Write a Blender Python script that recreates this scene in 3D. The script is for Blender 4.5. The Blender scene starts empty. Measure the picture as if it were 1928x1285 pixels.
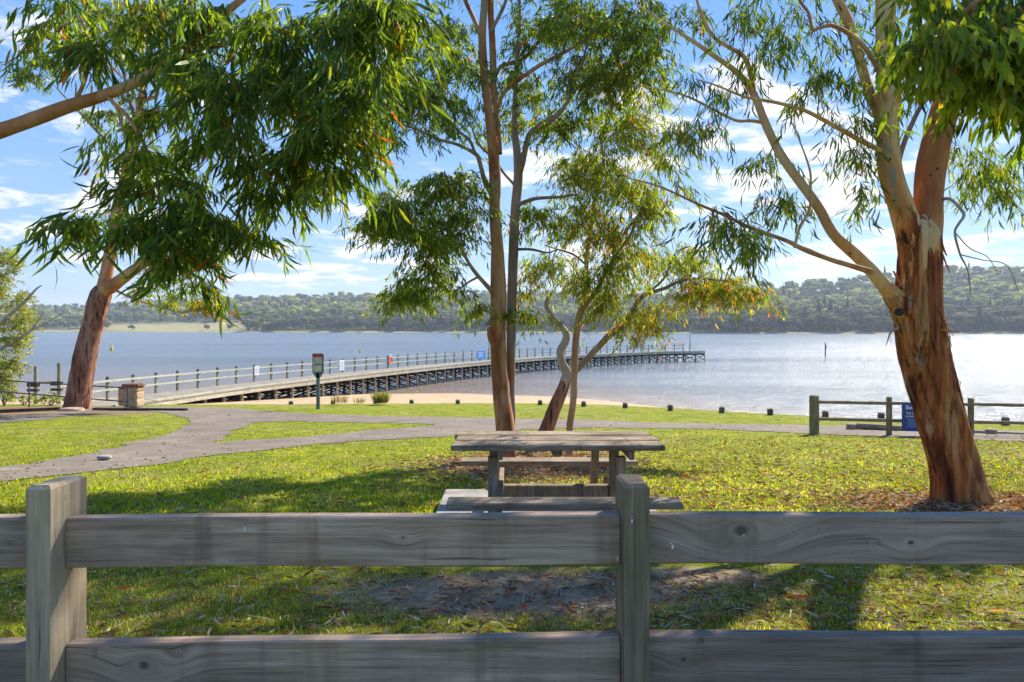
import bpy, math, random
import numpy as np
from mathutils import Vector, noise
from mathutils.geometry import delaunay_2d_cdt

# ------------------------------------------------------------------ camera, sky, sun
sc = bpy.context.scene
COL = sc.collection
CZ = 1.5                    # camera height; the ground at the fence is z = 0
F, CX, HY = 1285.0, 964.0, 620.0
cam_d = bpy.data.cameras.new('camera')
cam = bpy.data.objects.new('camera', cam_d); COL.objects.link(cam)
cam_d.sensor_width = 36; cam_d.lens = 36 * F / 1928
cam_d.shift_y = -22.5 / 1928
cam_d.clip_start = 0.05; cam_d.clip_end = 9000
cam.location = (0, 0, CZ); cam.rotation_euler = (math.radians(90), 0, 0)
sc.camera = cam
SUN_AZ, SUN_EL = math.radians(39), math.radians(41)      # azimuth measured from +y towards +x
sun_dir = Vector((math.sin(SUN_AZ) * math.cos(SUN_EL), math.cos(SUN_AZ) * math.cos(SUN_EL), math.sin(SUN_EL)))
sd = bpy.data.lights.new('sun', 'SUN'); sd.energy = 4.6; sd.angle = math.radians(0.55); sd.color = (1, .93, .8)
so = bpy.data.objects.new('sun', sd); COL.objects.link(so)
so.rotation_euler = (-sun_dir).to_track_quat('-Z', 'Y').to_euler(); so.location = (30, 30, 40)
SKY_STR = 0.15
EXPOSURE = 1.08
sc.view_settings.view_transform = 'Standard'; sc.view_settings.look = 'None'
sc.view_settings.exposure = EXPOSURE; sc.view_settings.gamma = 1
sc.view_settings.use_curve_mapping = False
sc.render.engine = 'CYCLES'
sc.cycles.use_denoising = True
sc.cycles.max_bounces = 8; sc.cycles.transparent_max_bounces = 16
sc.cycles.diffuse_bounces = 3; sc.cycles.glossy_bounces = 3; sc.cycles.transmission_bounces = 4; sc.cycles.volume_bounces = 0
sc.cycles.caustics_reflective = False; sc.cycles.caustics_refractive = False

# node helper -------------------------------------------------------------
class N:
    def __init__(s, tree): s.t = tree; s.n = tree.nodes; s.l = tree.links
    def new(s, typ, ins=None, **kw):
        nd = s.n.new(typ)
        for k, v in kw.items(): setattr(nd, k, v)
        for k, v in (ins or {}).items(): s.put(nd.inputs[k], v)
        return nd
    def put(s, sock, v):
        if isinstance(v, bpy.types.Node): v = v.outputs[0]
        if isinstance(v, bpy.types.NodeSocket): s.l.new(v, sock)
        else:
            if sock.type == 'RGBA' and hasattr(v, '__len__') and len(v) == 3: v = (*v, 1)
            sock.default_value = v
    def m(s, op, a, b=None, c=None, clamp=False):
        nd = s.n.new('ShaderNodeMath'); nd.operation = op; nd.use_clamp = clamp
        for i, v in enumerate((a, b, c)):
            if v is not None: s.put(nd.inputs[i], v)
        return nd.outputs[0]
    def vm(s, op, a, b=None, out=0):
        nd = s.n.new('ShaderNodeVectorMath'); nd.operation = op
        s.put(nd.inputs[0], a)
        if b is not None: s.put(nd.inputs[1], b)
        return nd.outputs[out]
    def mix(s, f, a, b, blend='MIX'):
        nd = s.n.new('ShaderNodeMix'); nd.data_type = 'RGBA'; nd.blend_type = blend
        s.put(nd.inputs[0], f); s.put(nd.inputs[6], a); s.put(nd.inputs[7], b)
        return nd.outputs[2]
    def noise(s, vec, scale, detail=4, rough=.55, dist=0.0, out=0, dim='3D'):
        nd = s.n.new('ShaderNodeTexNoise'); nd.noise_dimensions = dim
        if vec is not None: s.put(nd.inputs['Vector'], vec)
        s.put(nd.inputs['Scale'], scale); s.put(nd.inputs['Detail'], detail)
        s.put(nd.inputs['Roughness'], rough); s.put(nd.inputs['Distortion'], dist)
        return nd.outputs[out]
    def ramp(s, v, stops, interp='LINEAR'):
        nd = s.n.new('ShaderNodeValToRGB'); cr = nd.color_ramp; cr.interpolation = interp
        while len(cr.elements) < len(stops): cr.elements.new(.5)
        for e, (p, c) in zip(cr.elements, stops):
            e.position = p; e.color = (*c, 1) if hasattr(c, '__len__') else (c, c, c, 1)
        s.put(nd.inputs[0], v); return nd.outputs[0]
    def mapr(s, v, a, b, c=0., d=1., smooth=False):
        nd = s.n.new('ShaderNodeMapRange'); nd.clamp = True
        if smooth: nd.interpolation_type = 'SMOOTHSTEP'
        for i, x in enumerate((v, a, b, c, d)): s.put(nd.inputs[i], x)
        return nd.outputs[0]
    def scale(s, vec, sc_): 
        nd = s.n.new('ShaderNodeMapping'); s.put(nd.inputs['Vector'], vec); nd.inputs['Scale'].default_value = sc_
        return nd.outputs[0]
    def bump(s, h, strength=.5, dist=.01, normal=None):
        nd = s.n.new('ShaderNodeBump'); s.put(nd.inputs['Height'], h)
        s.put(nd.inputs['Strength'], strength); s.put(nd.inputs['Distance'], dist)
        if normal is not None: s.put(nd.inputs['Normal'], normal)
        return nd.outputs[0]

def new_mat(name):
    m = bpy.data.materials.new(name); m.use_nodes = True
    n = N(m.node_tree); bs = m.node_tree.nodes['Principled BSDF']
    return m, n, bs

# world ---------------------------------------------------------------------
w = bpy.data.worlds.new('World'); sc.world = w; w.use_nodes = True
n = N(w.node_tree); bg = w.node_tree.nodes['Background']
sky = n.new('ShaderNodeTexSky', sky_type='NISHITA', sun_disc=False, sun_elevation=SUN_EL, sun_rotation=SUN_AZ,
            altitude=0, air_density=1.0, dust_density=.05, ozone_density=1.8)
tc = n.new('ShaderNodeTexCoord').outputs['Generated']
sep = n.new('ShaderNodeSeparateXYZ', {0: tc})
zc = n.m('MAXIMUM', sep.outputs[2], 0.0)
den = n.m('ADD', zc, 0.16)
pl = n.new('ShaderNodeCombineXYZ', {0: n.m('DIVIDE', sep.outputs[0], den), 1: n.m('DIVIDE', sep.outputs[1], den), 2: n.m('MULTIPLY', sep.outputs[2], 1.2)})
wisp = n.noise(n.vm('MULTIPLY', pl, (1.0, 1.25, 1.0)), 1.15, 9, .58, .35)
puff = n.noise(n.vm('ADD', n.vm('MULTIPLY', pl, (1.0, 1.3, 1.9)), (7.3, 2.1, 4.0)), 3.6, 10, .58, .15)
def blob(px, py, rx, ry):
    # a soft cloud mass in a fixed compass direction
    d = Vector(((px - CX) / F, 1, (HY - py) / F)).normalized()
    az, el = math.atan2(d.x, d.y), math.asin(d.z)
    dd = n.vm('SUBTRACT', tc, tuple(d))
    r = Vector((math.cos(az), -math.sin(az), 0)); u = Vector((-math.sin(az) * math.sin(el), -math.cos(az) * math.sin(el), math.cos(el)))
    a = n.m('DIVIDE', n.vm('DOT_PRODUCT', dd, tuple(r), out=1), rx / F)
    b = n.m('DIVIDE', n.vm('DOT_PRODUCT', dd, tuple(u), out=1), ry / F)
    q = n.m('ADD', n.m('MULTIPLY', a, a), n.m('MULTIPLY', b, b))
    return n.m('POWER', 2.718, n.m('MULTIPLY', q, -1.0))
blobs = None
for b_ in [(15, 30, 130, 70), (100, 335, 170, 45), (40, 430, 230, 50), (960, 320, 75, 60), (845, 318, 60, 24), (1400, 210, 230, 130),
           (1290, 150, 90, 60), (1560, 350, 190, 70), (680, 385, 120, 50), (640, 480, 190, 60), (400, 460, 120, 50), (1880, 440, 220, 36), (1180, 480, 200, 60),
           (560, 455, 50, 16), (1150, 310, 120, 60), (700, 515, 300, 26), (1500, 500, 200, 36)]:
    v = blob(*b_); blobs = v if blobs is None else n.m('ADD', blobs, v)
blobs = n.m('MINIMUM', blobs, 1.0)
dens = n.m('ADD', n.m('MULTIPLY', blobs, .40), n.m('ADD', n.m('MULTIPLY', n.m('SUBTRACT', puff, .5), 2.6), n.m('MULTIPLY', n.m('SUBTRACT', wisp, .5), 1.3)))
mask = n.mapr(dens, .24, .66, 0, .90, True)
hz = n.m('POWER', 2.718, n.m('MULTIPLY', zc, -9.0))
mask = n.m('MAXIMUM', mask, n.m('MULTIPLY', hz, n.mapr(wisp, .44, .65, .0, .28)))
shade = n.mapr(n.noise(n.vm('ADD', pl, (3, 3, 0)), 3.2, 6, .6), .35, .7, .82, 1.0)
cc = n.mix(n.m('MULTIPLY', shade, 1.0), (2.7, 2.95, 3.4), (4.1, 3.95, 3.85))
hsv = n.new('ShaderNodeHueSaturation', {'Saturation': 1.22, 'Value': .80, 'Color': sky.outputs[0]})
tint = n.mix(1.0, hsv, (.86, .92, 1.0), 'MULTIPLY')
grad = n.ramp(n.m('POWER', zc, .75), [(0.0, (.50, .64, .84)), (.16, (.36, .56, .86)), (.42, (.17, .40, .84)), (.80, (.065, .23, .70))])
tint = n.mix(.84, tint, n.mix(1.0, grad, (3.6, 3.6, 3.6), 'MULTIPLY'))
n.put(bg.inputs['Color'], n.mix(mask, tint, cc))
bg.inputs['Strength'].default_value = SKY_STR

# ------------------------------------------------------------------ terrain functions
def g_drop(d):
    """how far the ground lies below the camera at distance d"""
    d = np.asarray(d, float)
    return np.interp(d, [-40, 0, 18, 24, 34, 60], [1.3, 1.3, 2.74, 3.08, 3.64, 5.0])
_dd = np.linspace(-40, 60, 1001); _k = np.hanning(41); _k /= _k.sum()
_gg = np.convolve(np.pad(g_drop(_dd), 20, mode='edge'), _k, 'valid')
def g_drop(d): return np.interp(d, _dd, _gg)
def gz(d): return CZ - g_drop(d)
WATER = CZ - 5.0
def px_ground(px, py):
    d = np.linspace(1.0, 60, 6000)
    yy = HY + F * g_drop(d) / d
    D = float(np.interp(-py, -yy, d))
    return ((px - CX) / F * D, D)
def P(px, py, D): return Vector(((px - CX) / F * D, D, CZ - (py - HY) / F * D))
_e = [px_ground(a, b) for a, b in [(-500, 762), (0, 762), (440, 762), (860, 759.5), (1000, 759.5), (1130, 762), (1260, 768.5), (1400, 777), (1500, 782), (1600, 787), (1900, 800), (2600, 812)]]
_ex, _ey = [p[0] for p in _e], [p[1] for p in _e]
def E(x): return np.interp(x, _ex, _ey)
_w = [(-200, 48), (-40, 48)] + [((a - CX) / F * b, b) for a, b in [(600, 52.7), (860, 53.5), (1060, 50.4), (1160, 47.0), (1260, 43.0), (1400, 37.5), (1600, 34), (1900, 31)]] + [(200, 31)]
def W(x): return np.interp(x, [p[0] for p in _w], [p[1] for p in _w])

rng = np.random.default_rng(7); random.seed(7)

# ------------------------------------------------------------------ object helpers
def link(o, parent=None, **props):
    COL.objects.link(o)
    if parent is not None: o.parent = parent
    for k, v in props.items(): o[k] = v
    return o
def mesh(name, verts, faces, mats, parent=None, smooth=False, cols=None, midx=None, **props):
    me = bpy.data.meshes.new(name)
    verts = np.asarray(verts, dtype=np.float32).reshape(-1, 3)
    if isinstance(faces, np.ndarray):
        nf, k = faces.shape
        me.vertices.add(len(verts)); me.vertices.foreach_set('co', verts.ravel())
        me.loops.add(nf * k); me.loops.foreach_set('vertex_index', faces.astype(np.int32).ravel())
        me.polygons.add(nf); me.polygons.foreach_set('loop_start', np.arange(0, nf * k, k, dtype=np.int32))
    else:
        me.from_pydata(verts.tolist(), [], faces)
    if not isinstance(mats, (list, tuple)): mats = [mats]
    for m in mats: me.materials.append(m)
    if midx is not None: me.polygons.foreach_set('material_index', np.asarray(midx, np.int32))
    if cols is not None:
        a = me.color_attributes.new('Col', 'FLOAT_COLOR', 'POINT')
        c = np.ones((len(verts), 4), np.float32); c[:, :3] = cols; a.data.foreach_set('color', c.ravel())
    me.update(calc_edges=True)
    if smooth: me.polygons.foreach_set('use_smooth', np.ones(len(me.polygons), bool))
    else: me.polygons.foreach_set('use_smooth', np.zeros(len(me.polygons), bool))
    o = bpy.data.objects.new(name, me)
    return link(o, parent, **props)
def empty(name, loc, **props):
    o = bpy.data.objects.new(name, None); o.location = loc; o.empty_display_size = .2
    return link(o, None, **props)
def keep(o, parent):
    """parent without moving: geometry was made in world space"""
    o.parent = parent; o.matrix_parent_inverse.identity()
    o.location = o.location - parent.location
    return o
class MB:
    """collects simple solids into one mesh"""
    def __init__(s): s.v = []; s.f = []
    def add(s, v, f):
        b = len(s.v); s.v += [tuple(p) for p in v]; s.f += [[i + b for i in q] for q in f]; return s
    def box(s, c, size, rz=0., rx=0., ry=0., bev=.0):
        x, y, z = [a / 2 for a in size]; b = min(bev, x * .9, y * .9, z * .9)
        if b > 0:
            pts = []
            for sx in (-1, 1):
                for sy in (-1, 1):
                    for sz in (-1, 1):
                        pts += [(sx * x, sy * (y - b), sz * (z - b)), (sx * (x - b), sy * y, sz * (z - b)), (sx * (x - b), sy * (y - b), sz * z)]
            idx = lambda sx, sy, sz, k: ((sx > 0) * 4 + (sy > 0) * 2 + (sz > 0)) * 3 + k
            f = []
            f.append([idx(1, -1, -1, 0), idx(1, 1, -1, 0), idx(1, 1, 1, 0), idx(1, -1, 1, 0)])
            f.append([idx(-1, -1, 1, 0), idx(-1, 1, 1, 0), idx(-1, 1, -1, 0), idx(-1, -1, -1, 0)])
            f.append([idx(-1, 1, -1, 1), idx(-1, 1, 1, 1), idx(1, 1, 1, 1), idx(1, 1, -1, 1)])
            f.append([idx(-1, -1, 1, 1), idx(-1, -1, -1, 1), idx(1, -1, -1, 1), idx(1, -1, 1, 1)])
            f.append([idx(-1, -1, 1, 2), idx(1, -1, 1, 2), idx(1, 1, 1, 2), idx(-1, 1, 1, 2)])
            f.append([idx(-1, 1, -1, 2), idx(1, 1, -1, 2), idx(1, -1, -1, 2), idx(-1, -1, -1, 2)])
            for sy in (-1, 1):
                for sz in (-1, 1): f.append([idx(-1, sy, sz, 1), idx(1, sy, sz, 1), idx(1, sy, sz, 2), idx(-1, sy, sz, 2)])
            for sx in (-1, 1):
                for sz in (-1, 1): f.append([idx(sx, -1, sz, 0), idx(sx, 1, sz, 0), idx(sx, 1, sz, 2), idx(sx, -1, sz, 2)])
            for sx in (-1, 1):
                for sy in (-1, 1): f.append([idx(sx, sy, -1, 0), idx(sx, sy, 1, 0), idx(sx, sy, 1, 1), idx(sx, sy, -1, 1)])
            for sx in (-1, 1):
                for sy in (-1, 1):
                    for sz in (-1, 1): f.append([idx(sx, sy, sz, 0), idx(sx, sy, sz, 1), idx(sx, sy, sz, 2)])
        else:
            pts = [(a, b2, c2) for a in (-x, x) for b2 in (-y, y) for c2 in (-z, z)]
            f = [[0, 1, 3, 2], [4, 6, 7, 5], [0, 4, 5, 1], [2, 3, 7, 6], [0, 2, 6, 4], [1, 5, 7, 3]]
        from mathutils import Euler
        R = Euler((rx, ry, rz)).to_matrix()
        return s.add([R @ Vector(p) + Vector(c) for p in pts], f)
    def cyl(s, a, b, r0, r1=None, n=12, cap=True):
        a, b = Vector(a), Vector(b); r1 = r0 if r1 is None else r1
        d = (b - a).normalized(); u = d.orthogonal().normalized(); v = d.cross(u)
        pts = [a + (u * math.cos(t) + v * math.sin(t)) * r0 for t in [2 * math.pi * i / n for i in range(n)]]
        pts += [b + (u * math.cos(t) + v * math.sin(t)) * r1 for t in [2 * math.pi * i / n for i in range(n)]]
        f = [[i, (i + 1) % n, n + (i + 1) % n, n + i] for i in range(n)]
        if cap: f += [list(range(n))[::-1], list(range(n, 2 * n))]
        return s.add(pts, f)
    def build(s, name, mat, parent=None, smooth=False, **props):
        import bmesh
        me = bpy.data.meshes.new(name); me.from_pydata(s.v, [], s.f)
        bm = bmesh.new(); bm.from_mesh(me); bmesh.ops.recalc_face_normals(bm, faces=bm.faces); bm.to_mesh(me); bm.free()
        me.materials.append(mat)
        if smooth:
            me.polygons.foreach_set('use_smooth', np.ones(len(me.polygons), bool))
            try: me.set_sharp_from_angle(angle=math.radians(40))
            except Exception: pass
        o = bpy.data.objects.new(name, me); return link(o, parent, **props)

def cr(pts, k=6):
    """Catmull-Rom through rows of numbers"""
    p = np.asarray(pts, float); p = np.vstack([2 * p[0] - p[1], p, 2 * p[-1] - p[-2]])
    out = []
    for i in range(1, len(p) - 2):
        for j in range(k):
            t = j / k
            out.append(.5 * ((2 * p[i]) + (-p[i - 1] + p[i + 1]) * t + (2 * p[i - 1] - 5 * p[i] + 4 * p[i + 1] - p[i + 2]) * t * t + (-p[i - 1] + 3 * p[i] - 3 * p[i + 1] + p[i + 2]) * t ** 3))
    out.append(p[-2]); return np.array(out)
def tube(path, rad, sides=8, rough=0., seed=0, freq=3., cap=True, lobes=0., vstretch=.25):
    path = np.asarray(path, float); rad = np.asarray(rad, float); nn = len(path)
    tan = np.gradient(path, axis=0); tan /= np.linalg.norm(tan, axis=1)[:, None] + 1e-9
    u = np.cross(tan[0], [0.3, 1, .1]); u /= np.linalg.norm(u); V = []
    arc = np.concatenate([[0], np.cumsum(np.linalg.norm(np.diff(path, axis=0), axis=1))])
    for i in range(nn):
        u = u - tan[i] * np.dot(u, tan[i]); u /= np.linalg.norm(u); v = np.cross(tan[i], u)
        for j in range(sides):
            a = 2 * math.pi * j / sides; r = rad[i]
            if rough:
                q = Vector((math.cos(a) * freq, math.sin(a) * freq, arc[i] * freq * vstretch / max(rad[0], .02) * .3)) + Vector((seed * 7.1, 0, 0))
                r *= 1 + rough * (noise.fractal(q, 1.0, 2.1, 4) ) + lobes * math.sin(a * 3 + seed)
            V.append(path[i] + (u * math.cos(a) + v * math.sin(a)) * r)
    idx = np.arange(nn * sides).reshape(nn, sides)
    a = idx[:-1]; b = idx[1:]
    Fc = np.stack([a, np.roll(a, -1, 1), np.roll(b, -1, 1), b], -1).reshape(-1, 4)
    return np.array(V), Fc

# ------------------------------------------------------------------ materials
def obj_tc(n): return n.new('ShaderNodeTexCoord').outputs['Object']
def pos(n): return n.new('ShaderNodeNewGeometry').outputs['Position']
def attr(n, name='Col'): return n.new('ShaderNodeVertexColor', layer_name=name).outputs[0] if False else n.new('ShaderNodeAttribute', attribute_name=name).outputs[0]

def wood(name, c0, c1, c2, axis=0, grain=60., along=2.2, rough=.85, knots=(), stain=.35, streak=(0.02, .02, .02)):
    """weathered timber, grain along the given axis of world space; knots = (x, z, radius)"""
    m, n, bs = new_mat(name)
    p = pos(n)
    if knots:
        s3 = n.new('ShaderNodeSeparateXYZ', {0: p}); dz = None
        x, y, z = s3.outputs
        zz = z; ringmix = None
        for kx, kz, kr in knots:
            dx = n.m('SUBTRACT', x, kx); dzz = n.m('SUBTRACT', z, kz)
            d = n.m('SQRT', n.m('ADD', n.m('MULTIPLY', n.m('MULTIPLY', dx, dx), .35), n.m('MULTIPLY', dzz, dzz)))
            fall = n.m('POWER', 2.718, n.m('MULTIPLY', n.m('MULTIPLY', d, d), -1 / (kr * kr * 3.5)))
            zz = n.m('ADD', zz, n.m('MULTIPLY', fall, n.m('SUBTRACT', n.m('MULTIPLY', d, 1.4), n.m('MULTIPLY', dzz, .9))))
            kd = n.m('SQRT', n.m('ADD', n.m('MULTIPLY', n.m('MULTIPLY', dx, dx), .6), n.m('MULTIPLY', dzz, dzz)))
            wob = n.m('ADD', kd, n.m('MULTIPLY', n.m('SUBTRACT', n.noise(p, 40, 2), .5), .008))
            k = n.mapr(wob, kr * .15, kr * .55, 1, 0, True)
            ringmix = k if ringmix is None else n.m('MAXIMUM', ringmix, k)
        p2 = n.new('ShaderNodeCombineXYZ', {0: x, 1: y, 2: zz}).outputs[0]
    else: p2 = p; ringmix = None
    sc_ = [grain] * 3; sc_[axis] = along
    g1 = n.noise(n.scale(p2, sc_), 1, 6, .65, .4)
    sc2 = [grain * .22] * 3; sc2[axis] = along * .6
    g2 = n.noise(n.vm('ADD', n.scale(p2, sc2), (5, 9, 2)), 1, 4, .6, .8)
    sc3 = [grain * 2.6] * 3; sc3[axis] = along * 1.4
    g3 = n.noise(n.scale(p2, sc3), 1, 3, .6)
    col = n.ramp(n.m('ADD', n.m('MULTIPLY', g1, .5), n.m('MULTIPLY', g2, .5)), [(.36, c0), (.5, c1), (.64, c2)])
    crack = n.mapr(g3, .38, .31, 0, .75)
    col = n.mix(crack, col, tuple(a * .35 for a in c0))
    big = n.noise(p, 3.0, 5, .6)
    col = n.mix(n.m('MULTIPLY', n.mapr(big, .5, .7), stain), col, tuple(a * .55 for a in c0))
    if axis == 0:
        drip = n.noise(n.scale(p, (9, 3, .7)), 1, 4, .6, .3); col = n.mix(n.mapr(drip, .56, .70, 0, .42), col, tuple(a * .45 for a in c0))
        drip2 = n.noise(n.vm('ADD', n.scale(p, (2.2, 1, .5)), (3, 8, 1)), 1, 4, .6); col = n.mix(n.mapr(drip2, .50, .72, 0, .35), col, (c1[0] * 1.15, c1[1] * 1.05, c1[2] * .8))
    blot = n.noise(p, 14, 4, .6)
    col = n.mix(n.mapr(blot, .66, .74, 0, .5), col, tuple(a * .4 for a in c0))
    col = n.mix(n.mapr(n.noise(n.vm('ADD', p, (4, 1, 7)), 5, 5, .6), .55, .75, 0, .35), col, (c1[0] * .95, c1[1] * 1.08, c1[2] * .75))
    if ringmix is not None: col = n.mix(n.m('MULTIPLY', ringmix, .75), col, (.055, .035, .026))
    n.put(bs.inputs['Base Color'], col); bs.inputs['Roughness'].default_value = rough; bs.inputs['Specular IOR Level'].default_value = .15
    h = n.m('ADD', n.m('MULTIPLY', g1, .6), n.m('MULTIPLY', g3, .7))
    n.put(bs.inputs['Normal'], n.bump(h, .9, .006))
    return m

M = {}
GR = ((.23, .158, .112), (.44, .312, .225), (.62, .46, .345))
M['rail_tl'] = wood('grey_rail_timber_a', *GR, axis=0, knots=((-.35, .83, .012),))
M['rail_tr'] = wood('grey_rail_timber_b', (.21, .15, .112), (.345, .256, .195), (.48, .375, .295), axis=0, knots=((.735, .855, .05), (1.28, .815, .02)))
M['rail_bl'] = wood('grey_rail_timber_c', *GR, axis=0, knots=((-1.18, .42, .035), (-1.07, .46, .010)))
M['rail_br'] = wood('grey_rail_timber_d', (.18, .13, .10), (.30, .222, .17), (.42, .325, .26), axis=0, knots=((.55, .44, .018),))
M['post'] = wood('fence_post_timber', (.14, .105, .065), (.235, .18, .115), (.33, .26, .175), axis=2, grain=55)
M['post2'] = wood('fence_post_timber_pale', (.25, .185, .12), (.42, .32, .21), (.56, .44, .30), axis=2, grain=45)
M['table'] = wood('picnic_table_timber', (.12, .082, .05), (.27, .205, .14), (.48, .39, .29), axis=0, grain=38, along=3, stain=.6)
M['table_leg'] = wood('picnic_leg_timber', (.13, .092, .06), (.27, .205, .14), (.42, .33, .23), axis=2, grain=45)
M['greenpost'] = wood('treated_pine_green', (.13, .115, .055), (.24, .205, .105), (.36, .30, .18), axis=2, grain=30)
M['greenrail'] = wood('treated_pine_rail', (.16, .13, .075), (.29, .225, .135), (.40, .31, .20), axis=0, grain=30)
M['jetty_pale'] = wood('jetty_pale_timber', (.36, .33, .24), (.55, .50, .38), (.68, .63, .50), axis=1, grain=18)
M['jetty_rail'] = wood('jetty_rail_paint', (.42, .41, .31), (.54, .53, .41), (.64, .63, .50), axis=1, grain=10)
M['jetty_post'] = wood('jetty_post_timber', (.16, .15, .11), (.27, .25, .18), (.40, .37, .28), axis=2, grain=15)
M['jetty_pile'] = wood('jetty_pile_timber', (.20, .17, .11), (.42, .36, .25), (.58, .50, .36), axis=2, grain=15)
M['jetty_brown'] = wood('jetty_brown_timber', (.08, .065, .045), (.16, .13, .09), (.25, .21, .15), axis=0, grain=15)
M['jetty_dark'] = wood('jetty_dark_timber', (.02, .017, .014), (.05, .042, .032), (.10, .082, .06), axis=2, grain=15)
M['jetty_deck'] = wood('jetty_deck_timber', (.20, .175, .14), (.32, .285, .23), (.45, .41, .34), axis=0, grain=14)
M['log_dark'] = wood('weathered_bollard_timber', (.05, .042, .03), (.12, .10, .07), (.20, .17, .12), axis=2, grain=30)
M['log'] = wood('log_timber', (.20, .15, .10), (.34, .26, .18), (.48, .38, .27), axis=0, grain=25)

def plain(name, c, rough=.6, metal=0., bump_s=None, var=.15):
    m, n, bs = new_mat(name)
    nz = n.noise(obj_tc(n), bump_s or 20, 5, .6)
    col = n.mix(n.mapr(nz, .3, .7), tuple(a * (1 - var) for a in c), tuple(min(1, a * (1 + var)) for a in c))
    n.put(bs.inputs['Base Color'], col); bs.inputs['Roughness'].default_value = rough; bs.inputs['Metallic'].default_value = metal
    if bump_s: n.put(bs.inputs['Normal'], n.bump(nz, .4, .01))
    return m
M['cap'] = plain('dark_post_cap', (.012, .012, .014), .5)
M['steel'] = plain('galvanised_steel', (.42, .43, .44), .45, .6)
M['pipe'] = plain('brown_pipe_rail', (.10, .085, .075), .55, .2)
M['white'] = plain('white_sign_board', (.80, .80, .82), .5, var=.04)
M['text_grey'] = plain('grey_print', (.25, .25, .28), .6)
M['blue'] = plain('navy_blue_sign', (.028, .055, .26), .45, var=.06)
M['blue2'] = plain('sky_blue_sign', (.04, .28, .72), .45, var=.06)
M['white_print'] = plain('white_print', (.8, .8, .82), .5, var=.02)
M['pale_print'] = plain('pale_blue_print', (.28, .34, .55), .5, var=.02)
M['orange'] = plain('orange_lifebuoy', (.85, .22, .05), .5)
M['red'] = plain('red_print', (.42, .03, .02), .5)
M['signpole'] = plain('grey_green_paint', (.10, .15, .135), .45, .1)
M['signframe'] = plain('dark_sign_frame', (.06, .055, .045), .5)
M['map'] = None
M['yellow'] = plain('yellow_buoy', (.75, .60, .05), .45)
M['navpost'] = plain('dark_marker_pile', (.02, .018, .016), .7)

def mat_map():
    m, n, bs = new_mat('printed_map_board')
    p = obj_tc(n); nz = n.noise(p, 7, 5, .6)
    col = n.ramp(nz, [(.35, (.28, .30, .20)), (.48, (.52, .50, .36)), (.55, (.60, .55, .40)), (.68, (.38, .26, .16))])
    n.put(bs.inputs['Base Color'], col); bs.inputs['Roughness'].default_value = .35; return m
M['map'] = mat_map()

def mat_stone():
    m, n, bs = new_mat('sandstone'); p = obj_tc(n)
    nz = n.noise(p, 6, 7, .65); n2 = n.noise(p, 40, 4, .6)
    col = n.ramp(nz, [(.3, (.30, .17, .09)), (.5, (.50, .34, .20)), (.7, (.62, .50, .33))])
    n.put(bs.inputs['Base Color'], col); bs.inputs['Roughness'].default_value = .9
    n.put(bs.inputs['Normal'], n.bump(n.m('ADD', nz, n.m('MULTIPLY', n2, .3)), .8, .05)); return m
M['stone'] = mat_stone()

def mat_concrete():
    m, n, bs = new_mat('old_concrete'); p = pos(n)
    nz = n.noise(p, 3, 7, .65); n2 = n.noise(p, 90, 4, .6)
    col = n.ramp(nz, [(.3, (.20, .185, .16)), (.55, (.34, .32, .29)), (.75, (.46, .44, .40))])
    col = n.mix(n.mapr(n2, .5, .8, 0, .5), col, (.14, .13, .11))
    n.put(bs.inputs['Base Color'], col); bs.inputs['Roughness'].default_value = .92
    n.put(bs.inputs['Normal'], n.bump(n2, .5, .006)); return m
M['concrete'] = mat_concrete()

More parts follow.
